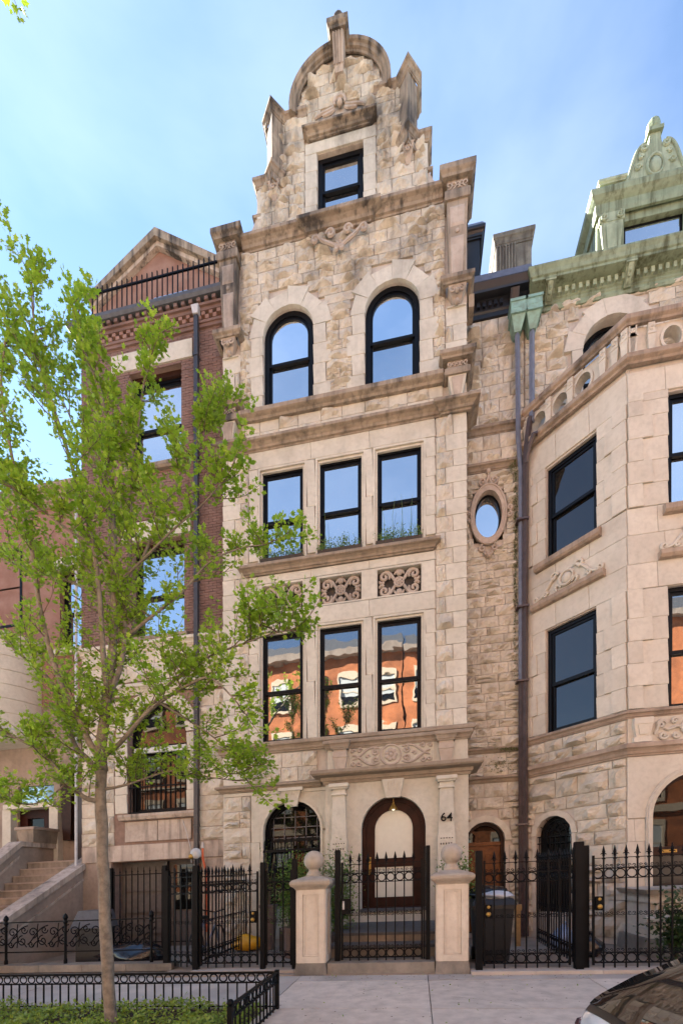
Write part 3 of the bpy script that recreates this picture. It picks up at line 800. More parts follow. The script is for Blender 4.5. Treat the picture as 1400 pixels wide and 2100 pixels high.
for z in (2.6,2.85,3.1): ld.box(-3.5,-2.3,.33,.345,z-.008,z+.008)
ld.build('glazing_bar', 'grey_metal', win)
MB().sweep(prof(.15,.14,3.72,0), [(XL-.01,F+.3),(XL-.01,F),(-2.2,F)]).build('cornice', 'trim', H1)
courses(ms, 'rock', FR, -4.0, -2.3, 3.9, 4.58, (.32,.34), (.35,.55), [], None, 0, 0)
ash_rect(XL+.02,-4.01,3.9,4.58); 
ms.put('ash','stone',FR,XL+.02,-2.02,3.63,3.71,0,.002)
KW = MB(FR); c = -2.91
KW.taper(c-.24, c+.24, -.12, .02, 3.30, 3.68, .10, .05)
for i in range(3): KW.box(c-.10+.08*i, c-.075+.08*i, -.135, 0, 3.56, 3.62)
KW.build('keystone', 'stone', H1); MB(FR).box(c-.29, c+.29, -.16, .02, 3.66, 3.73).build('keystone_cap', 'stone', H1)
# ---- projecting entrance front
E0 = F-.28; EF = (0, E0, 0)
ew = MB(EF)
wall_holes(ew, -2.05, XR, .0, 3.72, 0, .33, [], [(-1.235,.185,.30,2.64)])
ew.build('entrance_front', 'stone', H1)
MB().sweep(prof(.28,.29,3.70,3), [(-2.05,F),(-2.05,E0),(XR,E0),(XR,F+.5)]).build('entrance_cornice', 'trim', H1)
for c in (-1.72, .62):
    p = MB(EF); p.taper(c-.17, c+.17, -.14, .02, 2.42, 3.44, 0, 0, .035, .02)
    po = p.build('pilaster', 'stone', H1)
    MB(EF).box(c-.185, c+.185, -.155, .02, 2.10, 2.42).build('pilaster_band', 'stone', po)
    d_ = MB(EF)
    for i in range(5): d_.box(c-.13+.055*i, c-.105+.055*i, -.162, -.12, 2.20, 2.24); d_.box(c-.125+.058*i, c-.10+.058*i, -.162, -.12, 2.33, 2.35)
    d_.build('band_beads', 'grimed', po)
    MB(EF).box(c-.18, c+.18, -.14, .02, .2, 2.10).build('pilaster_base', 'stone', po)
    cc = MB(); cc.sweep(prof(.12,.07,3.56,1), [(c-.15,E0),(c-.15,E0-.14),(c+.15,E0-.14),(c+.15,E0)]); cc.sweep(prof(.04,.03,3.42,2), [(c-.14,E0),(c-.14,E0-.13),(c+.14,E0-.13),(c+.14,E0)])
    cc.box(c-.145, c+.145, E0-.13, E0+.01, 3.46, 3.56); cc.build('pilaster_capital', 'stone', po)
kc = -.525
k = MB(EF); k.taper(kc-.24, kc+.24, -.14, .02, 3.30, 3.70, .09, .04)
for i in range(5): k.taper(kc-.15+.065*i, kc-.12+.065*i, -.155, 0, 3.36, 3.66, .004, .04)
k.build('keystone', 'stone', H1)
# frieze over the entrance with carved panel and two small capitals
MB().box(-2.02, XR-.0, F-.16, F+.03, 3.96, 4.60).build('frieze', 'stone', H1)
fz = MB((0,F-.16,0)); fz.ring([(-1.52,4.02),(-1.52,4.56),(.36,4.56),(.36,4.02)], [(-1.49,4.05),(-1.49,4.53),(.33,4.53),(.33,4.05)], -.02, .01)
fo = fz.build('carved_frieze', 'stone', H1)
q = MB((0,F-.16,0)); c = -.58; zc = 4.29
L = [bez((c-.25,zc+.16),(c-.55,zc+.30),(c-.62,zc-.02),(c-.86,zc-.05)), bez((c-.25,zc-.16),(c-.55,zc-.30),(c-.62,zc+.0),(c-.86,zc+.05)),
     spiral(c-.34,zc+.09,.085,1.3,pi/2,1), spiral(c-.34,zc-.09,.085,1.3,-pi/2,-1), spiral(c-.70,zc+.15,.06,1.1,0,1), spiral(c-.72,zc-.15,.06,1.1,0,-1), spiral(c-.86,zc+.14,.05,1.,0,1), spiral(c-.85,zc-.14,.05,1.,0,-1), spiral(c-.52,zc,.05,1.,0,1)]
strokes(q, L+mirror(L,c)+[arc(c,zc,.225,0,2*pi,22)], -.02, .026); rosette(q, c, zc, .16, -.02, 7)
q.build('scrollwork', 'carved', fo, smooth=True)
for c in (-1.72, .62):
    k = MB((0,F-.16,0)); k.taper(c-.16, c+.16, -.13, .01, 4.02, 4.30, .05, .03); k.box(c-.15,c+.15,-.10,.01,3.97,4.02); k.box(c-.165,c+.165,-.145,.01,4.30,4.34); k.taper(c-.15,c+.15,-.14,.01,4.34,4.48,0,.0,.0,.0)
    ko = k.build('frieze_capital', 'carved', H1)
    MB().sweep(prof(.20,.07,4.47,0), [(c-.17,F-.1),(c-.17,F-.32),(c+.17,F-.32),(c+.17,F-.1)]).build('capital_cap', 'trim', ko)
MB().sweep(prof(.20,.10,4.50,0), [(-2.02,F),(-2.02,F-.165),(XR+.001,F-.165),(XR+.001,F+.4)]).build('cornice', 'trim', H1)
# entrance door
dr = MB(EF); D0, D1, DS, DZ = -1.235, .185, 2.64, .86
dr.ring(arch_loop(D0, D1, DZ, DS), arch_loop(D0+.09, D1-.09, DZ+.02, DS), .18, .33)
d = dr.build('entrance_door', 'mahogany', H1)
lf = MB(EF); g0, g1 = -.95, -.10
lf.ring(arch_loop(D0+.09, D1-.09, DZ+.02, DS), arch_loop(g0, g1, 1.10, DS), .22, .30)
lf.box(g0, g1, .221, .30, 1.78, 1.98); lf.build('door_leaf', 'mahogany', d)
MB(EF).prism(arch_loop(g0-.005, g1+.005, 1.97, DS), .25, .26).build('door_glass', 'frosted', d)
MB(EF).box(g0-.005, g1+.005, .25, .26, 1.08, 1.79).build('door_glass', 'frosted', d)
kn = MB(EF); kn.ball(-1.06, .19, 1.96, .035, 10, 6); kn.ball(-1.06, .20, 1.72, .028, 10, 6); kn.box(-1.085,-1.035,.212,.222,1.62,2.02); kn.build('door_knob', 'brass', d)
MB(EF).box(D0-.02, D1+.02, -.06, .34, .80, .86).build('threshold', 'bluestone', H1)
MB(EF).box(D0, D1, .001, .33, .30, .80).build('door_riser', 'stone', H1)
lm = MB(EF); lx = -.525; lm.tube([(lx,.12,3.36),(lx,.12,3.22)], .01, 6); lm.lathe([(.02,3.22),(.03,3.18),(.10,3.06),(.095,3.055),(.02,3.16)], lx, .12, 12)
lo = lm.build('porch_lamp', 'brass', H1)
MB(EF).ball(lx, .12, 3.07, .035, 10, 6).build('bulb', 'bulb', lo)
# house number
def text(txt, size, loc, mat, parent, name, rz=0.):
    cu = bpy.data.curves.new('t', 'FONT'); cu.body = txt; cu.size = size; cu.extrude = .012; cu.align_x = 'CENTER'; cu.offset = .002
    ob = bpy.data.objects.new('t', cu); COL.objects.link(ob)
    dg = bpy.context.evaluated_depsgraph_get(); me = bpy.data.meshes.new_from_object(ob.evaluated_get(dg))
    bpy.data.objects.remove(ob); me.name = name; me.materials.clear(); me.materials.append(M(mat))
    w = wpos(parent)
    o = bpy.data.objects.new(name, me); COL.objects.link(o); o.parent = parent
    o.location = (loc[0]-w.x, loc[1]-w.y, loc[2]+SL*loc[0]-w.z); o.rotation_euler = (pi/2, 0, rz); return o
text('64', .26, (.62, E0-.16, 2.70), 'black_iron', H1, 'house_number')
# entrance steps
st = thing('entrance_steps', 'grey slate steps rising to the arched mahogany door', 'steps', (-.5, 9.4, 0))
for k, (y0, w0, w1, m1) in enumerate(((8.2,.0,.40,'step_stone'),(8.62,.395,.57,'step_stone'))):
    MB().box(-1.50,.84,y0+.03,10.5,w0,w1-.05).build('riser', m1, st)
    MB().box(-1.54,.87,y0,8.7 if k == 0 else 10.5,w1-.05,w1).build('tread', 'bluestone', st)
ms.flush()

# ================================================================== RECESSED LINK (oval window)
RY = 11.6; LF = (0, RY, 0)
H2 = thing('link_bay', 'narrow recessed rock-faced stone bay with oval window under black cornice', 'building', (1.78, RY, 0))
ms = Masonry(H2)
def oval(cx, cz, rx, rz, n=28, p=1.0): return [(cx+rx*math.cos(2*pi*i/n), cz+rz*math.sin(2*pi*i/n)) for i in range(n)]
OX, OZ = 1.655, 10.0
lw = MB(LF); wall_holes(lw, XR+.01, 2.47, 0, 14.8, .035, .6, [(OX-.36, OX+.36, OZ-.60, OZ+.60)], [(1.14,2.04,.1,2.30)])
lw.build('wall', 'mortar', H2)
MB(LF).box(XR+.02, 2.46, .62, 8, 0, 14.9).build('rear_walls', 'brownstone', H2)
exo = lambda z: [(OX-.44*math.sqrt(max(0,1-((z-OZ)/.80)**2)), OX+.44*math.sqrt(max(0,1-((z-OZ)/.80)**2)))] if abs(z-OZ) < .8 else []
courses(ms, 'rock', LF, XR+.01, 2.46, 12.10, 14.62, (.24,.36), (.28,.5))
courses(ms, 'rock', LF, XR+.01, 2.46, 11.20, 11.88, (.33,.35), (.3,.5), split=0)
courses(ms, 'rock', LF, XR+.01, 2.46, 4.50, 11.02, (.17,.27), (.25,.55), [exo])
courses(ms, 'rock', LF, XR+.01, 2.46, 3.80, 4.36, (.26,.3), (.35,.6))
courses(ms, 'rock', LF, XR+.01, 2.46, .1, 3.66, (.24,.34), (.3,.6), [rect_ex(1.04,2.14,0,2.32), circ_ex(1.59,2.30,.60)])
for z, h, p in ((11.88,.20,.13),(11.03,.17,.13),(4.36,.13,.10),(3.66,.15,.14)):
    MB().sweep(prof(h,p,z,0), [(XR,RY+.02),(2.46,RY+.02)]).build('cornice', 'trim', H2)
n = 8
for i in range(n):
    a0, a1 = pi-pi*i/n, pi-pi*(i+1)/n
    MB(LF).prism([(1.59+.45*math.cos(a0),2.30+.45*math.sin(a0)),(1.59+.45*math.cos(a1),2.30+.45*math.sin(a1)),(1.59+.60*math.cos(a1),2.30+.60*math.sin(a1)),(1.59+.60*math.cos(a0),2.30+.60*math.sin(a0))], -.03, .04).build('voussoir', 'stone', H2)
# oval window
ow = MB(LF); ow.ring(oval(OX,OZ,.36,.62), oval(OX,OZ,.27,.50), .10, .22); w = ow.build('oval_window', 'black_frame', H2)
MB(LF).prism(oval(OX,OZ,.275,.505), .17, .18).build('pane', 'pane', w)
of = MB(LF); of.ring(oval(OX,OZ,.39,.68), oval(OX,OZ,.31,.56), -.06, .12)
of.tube([(x,-.05,z) for x,z in oval(OX,OZ,.40,.70)], .03, 6, True)
fo = of.build('oval_surround', 'carved', H2)
L = [spiral(OX-.13,OZ+.78,.09,1.2,-pi/2,-1), bez((OX-.1,OZ+.66),(OX-.05,OZ+.78),(OX,OZ+.8),(OX,OZ+.95))]
oc = MB(LF); strokes(oc, L+mirror(L,OX), -.05, .03); oc.ball(OX,-.05,OZ+1.0,.06,8,6); oc.build('oval_crest', 'carved', fo, smooth=True)
L = [spiral(OX-.13,OZ-.80,.09,1.2,pi/2,1), spiral(OX-.05,OZ-.92,.05,1,pi/2,1)]
oc = MB(LF); strokes(oc, L+mirror(L,OX), -.05, .03); oc.ball(OX,-.05,OZ-.98,.06,8,6); oc.build('oval_drop', 'carved', fo, smooth=True)
L = [spiral(OX-.47,OZ+.08,.07,1.2,-pi/2,-1), spiral(OX-.47,OZ-.08,.07,1.2,pi/2,1)]
for L_ in (L, mirror(L,OX)): oc = MB(LF); strokes(oc, L_, -.05, .03); oc.build('oval_ear', 'carved', fo, smooth=True)
# small arched side door
dd = MB(LF); dd.ring(arch_loop(1.14,2.04,.1,2.30), arch_loop(1.21,1.97,.12,2.30), .15, .35); d = dd.build('side_door', 'door_dark', H2)
MB(LF).box(1.205,1.975,.24,.32,.1,2.20).build('door_leaf', 'oak_door', d)
pn = MB(LF)
for x0, x1 in ((1.28,1.56),(1.62,1.90)):
    for z0, z1 in ((.3,.95),(1.05,2.0)): pn.ring([(x0,z0),(x0,z1),(x1,z1),(x1,z0)], [(x0+.05,z0+.05),(x0+.05,z1-.05),(x1-.05,z1-.05),(x1-.05,z0+.05)], .215, .25)
pn.build('door_panel', 'oak_door', d); MB(LF).box(1.16,2.02,.18,.33,2.20,2.28).build('transom', 'oak_door', d)
MB(LF).prism(arch_loop(1.20,1.98,2.27,2.30), .27, .28).build('pane', 'pane_dim', d)
# black bracketed cornice, little black dormer and roof
bc = MB(); bc.sweep([(0,14.62),(.06,14.62),(.06,14.72),(.09,14.75),(.09,14.92),(.15,14.95),(.29,14.97),(.30,15.01),(.33,15.07),(.36,15.13),(.36,15.15),(0,15.15)], [(XR+.02,RY),(2.57,RY)])
co = bc.build('black_cornice', 'black_paint', H2)
for i in range(6): MB(LF).box(1.25+.13*i, 1.32+.13*i, -.15, -.05, 14.80, 14.91).build('dentil', 'black_paint', co)
k = MB(LF); k.taper(2.12, 2.32, -.26, -.05, 14.64, 14.97, .01, .15); k.taper(2.15, 2.29, -.28, -.05, 14.70, 14.93, .01, .13); k.build('bracket', 'black_paint', co)
MB(LF).taper(XR+.02, 2.57, -.35, 3, 15.15, 15.40, 0, 0, 0, .08).build('roof_edge', 'grey_metal', H2)
dm = MB(LF); dm.box(XR+.03, 1.47, .05, 2, 15.3, 16.75); do = dm.build('black_dormer', 'black_paint', H2)
MB().sweep(prof(.22,.12,16.65,0), [(XR,RY+.05),(1.47,RY+.05),(1.47,RY+2)]).build('dormer_cornice', 'black_paint', do)
MB(LF).taper(XR, 1.58, -.06, 2, 16.87, 17.05, 0, 0, .05, .1).build('dormer_roof', 'grey_metal', do)
# rain hoppers and downpipes
for x in (2.27, 2.60):
    h = MB(LF); h.taper(x-.16, x+.16, -.40, -.03, 13.92, 14.20, .09, .14); h.box(x-.17, x+.17, -.42, -.03, 14.20, 14.46); h.box(x-.19, x+.19, -.44, -.03, 14.44, 14.50); h.box(x-.18,x+.18,-.43,-.03,14.18,14.22)
    h.box(x-.12, x+.10, -.425, -.40, 14.30, 14.33)
    h.build('rain_hopper', 'verdigris', H2)
MB(LF).tube([(2.27,-.2,13.95),(2.29,-.16,13.6),(2.30,-.16,11.6),(2.33,-.16,11.2),(2.36,-.16,10.8),(2.36,-.16,5.9)], .055, 4).build('downpipe', 'pipe_blue', H2)
MB(LF).tube([(2.60,-.2,13.95),(2.60,-.17,13.6),(2.60,-.17,11.85)], .06, 4).build('downpipe', 'pipe_blue', H2)
MB(LF).tube([(2.56,-.19,11.95),(2.50,-.20,11.5),(2.46,-.20,11.1),(2.44,-.20,5.0),(2.46,-.20,.05)], .066, 4).build('downpipe', 'pipe_brown', H2)
MB(LF).tube([(2.36,-.17,5.9),(2.36,-.17,.05)], .058, 4).build('downpipe', 'pipe_brown', H2)
MB(LF).tube([(2.66,-.42,11.36),(2.58,-.42,11.36),(2.50,-.30,11.15),(2.46,-.22,10.9)], .055, 6).build('overflow_pipe', 'pipe_brown', H2)
for z in (9.6,7.6,5.9,2.6): MB(LF).box(2.25,2.52,-.28,-.06,z,z+.04).build('pipe_clip', 'pipe_brown', H2)
ms.flush()
def moss(name, parent, spots, n, mat='moss', sz=.03, seed=3):
    rr = random.Random(seed); mb = MB()
    for _ in range(n):
        x, y, z, sx, sz_ = rr.choice(spots)
        px, pz = x+rr.gauss(0,sx), z+rr.gauss(0,sz_); py = y-rr.uniform(0,.05); s = sz*rr.uniform(.5,1.3)
        u = Vector((rr.uniform(-1,1),rr.uniform(-.6,.6),rr.uniform(-1,1))).normalized(); v = u.orthogonal().normalized()
        c = Vector((px,py,pz)); mb.add([tuple(c-u*s),tuple(c+v*s*.6),tuple(c+u*s),tuple(c-v*s*.6)], [(0,1,2,3)])
    return mb.build(name, mat, parent, kind='stuff')
moss('moss', H2, [(2.26,RY-.05,8.+k*.45,.02,.35) for k in range(0,7)]+[(2.25,RY-.04,6.8,.02,.6),(2.12,RY-.08,4.4,.16,.03),(1.95,RY-.06,4.05,.22,.08),(2.2,RY-.09,10.95,.06,.1)], 1500, sz=.02)
# chimney behind the link
ch = thing('chimney_stack', 'weathered grey stone chimney stack behind the black roof', 'chimney', (2.55, 13.6, 15))
MB().box(2.05, 2.95, 13.0, 15.5, 15, 18.05).build('shaft', 'chimney_stone', ch)
rb = MB()
for i in range(7): rb.box(2.06+.075*i, 2.10+.075*i, 12.96, 13.02, 15.5, 18.05)
rb.build('ribs', 'chimney_stone', ch)
MB().sweep(prof(.30,.08,18.03,0), [(2.05,14.6),(2.05,13.0),(2.95,13.0),(2.95,15.5)]).build('cap', 'chimney_stone', ch)
MB().box(2.06,2.94,13.0,15.4,18.05,18.32).build('cap_core', 'chimney_stone', ch)
MB().ball(2.72, 13.2, 18.40, .14, 10, 7, 1., 1.4).build('finial', 'chimney_stone', ch)
# ================================================================== RIGHT HOUSE WITH CANTED BAY
P0 = (2.475, RY); BY = 10.02; BX = 4.05; BX2 = 6.75
AF = (P0[0], P0[1], -pi/4); AL = math.hypot(BX-P0[0], P0[1]-BY)
BF = (0, BY, 0)
H3 = thing('bay_townhouse', 'pink beige stone townhouse with canted bay, pierced parapet and green cornice', 'house', (5.4, 11.2, 0))
ms = Masonry(H3)
baypath = [P0, (BX,BY), (BX2,BY), (BX2+1.58,RY)]
# backing walls
bw = MB(AF); wall_holes(bw, 0, AL+.02, 0, 11.5, .03, .45, [(.527,1.643,8.50,10.56),(.527,1.643,4.58,6.93)], [(.288,1.131,.6,2.33)]); bw.build('wall', 'mortar', H3)
bw = MB(BF); wall_holes(bw, BX-.01, BX2, 0, 11.5, .03, .45, [(4.79,6.01,8.50,10.72),(4.79,6.01,4.56,6.95)], [(4.49,6.15,.3,2.50)]); bw.build('wall', 'mortar', H3)
MB((BX2,BY,pi/4)).box(-.01, AL, .03, .45, 0, 11.5).build('wall', 'pink_stone', H3)
MB().prism_z([(P0[0],RY),(BX+.1,BY+.30),(BX2-.1,BY+.30),(BX2+1.58,RY)], 11.40, 11.49).build('bay_roof', 'slate', H3)
uw = MB(LF); wall_holes(uw, 2.48, 9.5, 11.3, 14.7, .03, .6, [], [(3.75,5.05,11.6,13.45)]); uw.build('wall', 'mortar', H3)
MB().box(2.50, 9.5, RY+.62, RY+8, 0, 14.8).build('rear_walls', 'brownstone', H3)
MB().box(BX2+1.5, 12., RY, RY+.6, 0, 14.7).build('wall', 'pink_stone', H3)
# upper wall stones + voussoirs
courses(ms, 'pink_rock', LF, 2.49, 7.4, 12.3, 14.62, (.22,.32), (.35,.65), [circ_ex(4.4,13.45,1.06), rect_ex(3.42,5.38,12,13.46)])
for i in range(7):
    a0, a1 = pi-pi*i/7, pi-pi*(i+1)/7; ro = .65+(.42 if i % 2 == 0 else .34)+(.08 if i == 3 else 0)
    MB(LF).prism([(4.4+.65*math.cos(a0),13.45+.65*math.sin(a0)),(4.4+.65*math.cos((a0+a1)/2),13.45+.65*math.sin((a0+a1)/2)),(4.4+.65*math.cos(a1),13.45+.65*math.sin(a1)),(4.4+ro*math.cos(a1),13.45+ro*math.sin(a1)),(4.4+ro*math.cos(a0),13.45+ro*math.sin(a0))], -.04-.006*(i % 2), .05).build('voussoir', 'pink_stone', H3)
for k in range(3):
    w = .34 if k % 2 else .24
    ms.put('ash','pink_stone',LF,3.75-w,3.75,13.45-.36*(k+1),13.45-.36*k,-.03,.003); ms.put('ash','pink_stone',LF,5.05,5.05+w,13.45-.36*(k+1),13.45-.36*k,-.03,.003)
sash(H3, LF, 3.75, 5.05, 11.6, 14.10, .22, 'pane_dim', arch=13.45, mid=.5)
# ashlar quoins of the bay
def quoins(fr, x0, x1, z0, z1, out_side, h=.44, wide=.42, narrow=.27):
    z = z0; k = 0
    while z < z1-.06:
        hh = h if z1-z > h*1.35 else z1-z
        w = (wide if k % 2 else narrow)
        if out_side > 0: s0, s1, r0, r1 = x1-w, x1, x0, x1-w
        else: s0, s1, r0, r1 = x0, x0+w, x0+w, x1
        ms.put('ash','pink_stone',fr,s0,s1,z,z+hh,-.035,.002)
        if r1-r0 > .05: ms.put('ash','pink_stone',fr,r0,r1,z,z+hh,.0,.002)
        z += hh; k += 1
for z0, z1 in ((4.62,6.95),(8.55,10.60)):
    quoins(AF, .03, .525, z0, z1, -1, .46, .30, .18); quoins(AF, 1.645, AL-.005, z0, z1, 1)
    quoins(BF, BX+.005, 4.785, z0, z1, -1, .44, .44, .27); quoins(BF, 6.015, BX2, z0, z1, 1)
def band(fr, x0, x1, z0, z1, n):
    for i in range(n): ms.put('ash','pink_stone',fr,x0+(x1-x0)*i/n,x0+(x1-x0)*(i+1)/n,z0,z1,0,.002)
band(AF, .03, AL-.005, 6.95, 7.45, 3); band(AF, .03, AL-.005, 7.45, 8.02, 2); band(AF, .03, AL-.005, 8.02, 8.54, 3); band(AF, .03, AL-.005, 10.60, 11.20, 3)
band(BF, BX+.005, BX2, 6.96, 7.45, 5); band(BF, BX+.005, BX2, 7.45, 8.02, 4); band(BF, BX+.005, BX2, 8.02, 8.54, 5); band(BF, BX+.005, BX2, 10.75, 11.20, 4)
quoins(BF, BX+.005, 4.785, 10.6, 10.75, -1); 
# window sashes
sash(H3, AF, .527, 1.643, 8.50, 10.56, .10, 'pane_shade', mid=.47); sash(H3, AF, .527, 1.643, 4.58, 6.93, .10, 'pane_shade', mid=.47)
sash(H3, BF, 4.79, 6.01, 8.50, 10.72, .10, 'pane', mid=.47); sash(H3, BF, 4.79, 6.01, 4.56, 6.95, .10, 'pane_wavy', mid=.47)
for fr, x0, x1 in ((AF,.30,1.75),(BF,4.68,6.12)):
    k = MB(fr); k.prism_x([(-.14,8.46),(-.14,8.36),(-.10,8.32),(.10,8.30),(.16,8.50),(-.02,8.51)], x0, x1); k.build('window_sill', 'pink_trim', H3)
    c = (x0+x1)/2; hw = (x1-x0)/2+.08
    k = MB(fr); k.prism_x([(-.13,7.60),(-.13,7.52),(-.09,7.47),(.05,7.45),(.05,7.60)], c-hw, c+hw); lo = k.build('carved_ledge', 'pink_trim', H3)
    q = MB(fr)
    L = [bez((c-hw+.10,7.66),(c-.45,7.66),(c-.45,7.95),(c-.16,8.05)), spiral(c-hw+.10,7.70,.07,1.1,-pi/2,-1), spiral(c-.28,8.0,.10,1.2,0,1), bez((c-.2,7.66),(c-.3,7.75),(c-.2,7.85),(c-.12,7.7)), spiral(c-.48,7.70,.06,1.2,0,1)]
    strokes(q, L+mirror(L,c)+[arc(c,7.86,.15,0,2*pi,16)], -.045, .034); q.ball(c,-.02,7.86,.12,12,7,.5); q.build('scroll_crest', 'pink_stone', lo, smooth=True)
# sill course, rock-faced band, main string
MB().sweep(prof(.15,.10,4.44,0), baypath).build('cornice', 'pink_trim', H3)
MB().sweep(prof(.24,.14,3.70,0), baypath).build('cornice', 'pink_trim', H3)
courses(ms, 'pink_rock', AF, .05, AL-.02, 3.95, 4.43, (.23,.25), (.42,.62), split=0)
p_ = MB(BF)
p_.box(4.06, 6.74, -.01, .03, 3.94, 4.44); p_.build('frieze', 'pink_stone', H3)
for c in (4.30, 6.3):
    k = MB(BF); k.taper(c-.17,c+.17,-.12,.0,4.06,4.30,.05,.03); k.box(c-.16,c+.16,-.09,0,3.96,4.06); k.box(c-.17,c+.17,-.13,0,4.30,4.42); k.taper(c-.10,c+.10,-.135,0,4.10,4.27,.035,.02); k.build('frieze_capital', 'pink_stone', H3)
q = MB(BF); c = 5.3
L = [spiral(c-.66,4.28,.09,1.3,0,1), spiral(c-.62,4.06,.08,1.3,0,-1), bez((c-.6,4.2),(c-.5,4.1),(c-.4,4.3),(c-.3,4.18)), spiral(c-.42,4.33,.06,1.2,0,1), spiral(c-.40,4.05,.06,1.2,0,-1), bez((c-.78,4.10),(c-.7,4.2),(c-.75,4.3),(c-.6,4.36))]
strokes(q, L+mirror(L,c)+[[(c+.30*math.cos(a),4.19+.17*math.sin(a)) for a in [2*pi*i/20 for i in range(21)]]], -.04, .03); q.ball(c,-.01,4.19,.24,14,8,.35,.6); q.build('cartouche', 'pink_stone', H3, smooth=True)
# ground storey
courses(ms, 'pink_rock', AF, .03, AL-.02, .15, 3.69, (.26,.42), (.35,.75), [rect_ex(.20,1.22,.5,2.34), circ_ex(.71,2.33,.54)])
for i in range(7):
    a0, a1 = pi-pi*i/7, pi-pi*(i+1)/7
    MB(AF).prism([(.71+.42*math.cos(a0),2.33+.42*math.sin(a0)),(.71+.42*math.cos(a1),2.33+.42*math.sin(a1)),(.71+.54*math.cos(a1),2.33+.54*math.sin(a1)),(.71+.54*math.cos(a0),2.33+.54*math.sin(a0))], -.02, .05).build('voussoir', 'pink_stone', H3)
for k in range(4): ms.put('ash','pink_stone',AF,.20,.288,.6+.43*k,1.03+.43*k,-.01,.002); ms.put('ash','pink_stone',AF,1.131,1.22,.6+.43*k,1.03+.43*k,-.01,.002)
w = sash(H3, AF, .288, 1.131, .6, 2.75, .20, 'pane_dim', arch=2.33, mid=.55)
g = MB(AF)
for i in range(7): g.box(.34+.124*i-.009,.34+.124*i+.009,.06,.075,.65,2.30)
for z in (.8,1.5,2.15,2.3): g.box(.29,1.13,.055,.08,z-.012,z+.012)
for i in range(5): a = pi*(i+1)/6; g.tube([(.71+.12*math.cos(a),.068,2.33+.12*math.sin(a)),(.71+.40*math.cos(a),.068,2.33+.40*math.sin(a))], .010, 5)
g.tube([(x,.068,z) for x,z in arc(.71,2.33,.12,0,pi,10)], .011, 5); g.tube([(x,.068,z) for x,z in arc(.71,2.33,.27,0,pi,12)], .009, 5)
g.build('window_guard', 'black_iron', H3)
z = .3
for hh, n in ((.42,2),(.42,1),(.46,2),(.44,1),(.44,2)):
    a, b = BX+.005, 4.375
    if n == 2: ms.put('ash','pink_stone',BF,a,a+.13,z,z+hh,0,.002); ms.put('ash','pink_stone',BF,a+.13,b,z,z+hh,0,.002)
    else: ms.put('ash','pink_stone',BF,a,b,z,z+hh,0,.002)
    z += hh
c, r0, r1, zs = 5.32, .945, 2.0, 2.50
for i in range(5):
    a0, a1 = pi-pi*i/5+.0, pi-pi*(i+1)/5
    def ext(a):
        d_ = (math.cos(a), math.sin(a)); s_ = 9
        if abs(d_[0]) > 1e-6: s_ = min(s_, ((BX2-c if d_[0] > 0 else c-BX-.005))/abs(d_[0]))
        if d_[1] > 1e-6: s_ = min(s_, (3.69-zs)/d_[1])
        return (c+d_[0]*s_, zs+d_[1]*s_)
    am = [a0+(a1-a0)*k/4 for k in range(5)]
    pts = [(c+r0*math.cos(a), zs+r0*math.sin(a)) for a in am]
    e0, e1 = ext(a0), ext(a1); o_ = [e1]
    if e0[1] < 3.68 <= e1[1] or e0[0] < BX+.02 and e1[1] > 3.6: o_.append((BX+.005,3.69))
    if e1[1] < 3.68 <= e0[1]: o_.append((BX2,3.69))
    o_.append(e0)
    MB(BF).prism(pts+o_, -.011, .04).build('arch_stone', 'pink_stone', H3)
MB(BF).ring(arch_loop(4.375,6.265,.3,2.50,20), arch_loop(4.49,6.15,.3,2.50,20), -.05, .2, False).build('arch_moulding', 'pink_stone', H3)
MB(BF).ring(arch_loop(4.40,6.24,.3,2.50,20), arch_loop(4.43,6.21,.3,2.50,20), -.08, 0, False).build('arch_bead', 'pink_stone', H3)
dd = MB(BF); dd.ring(arch_loop(4.49,6.15,.9,2.50), arch_loop(4.57,6.07,.92,2.50), .18, .33); dd.box(4.57,6.07,.18,.33,1.74,1.92); d = dd.build('arched_door', 'door_dark', H3)
MB(BF).prism(arch_loop(4.56,6.08,1.91,2.50), .26, .27).build('pane', 'pane_dim', d)
MB(BF).box(4.56,6.08,.24,.26,.92,1.75).build('door_panel', 'car_trim', d)
MB(BF).box(4.72,5.02,.165,.182,1.80,1.86).build('letter_slot', 'brass', d)
MB(BF).box(4.36,6.3,-.25,.33,.80,.90).build('threshold', 'pink_stone', H3)
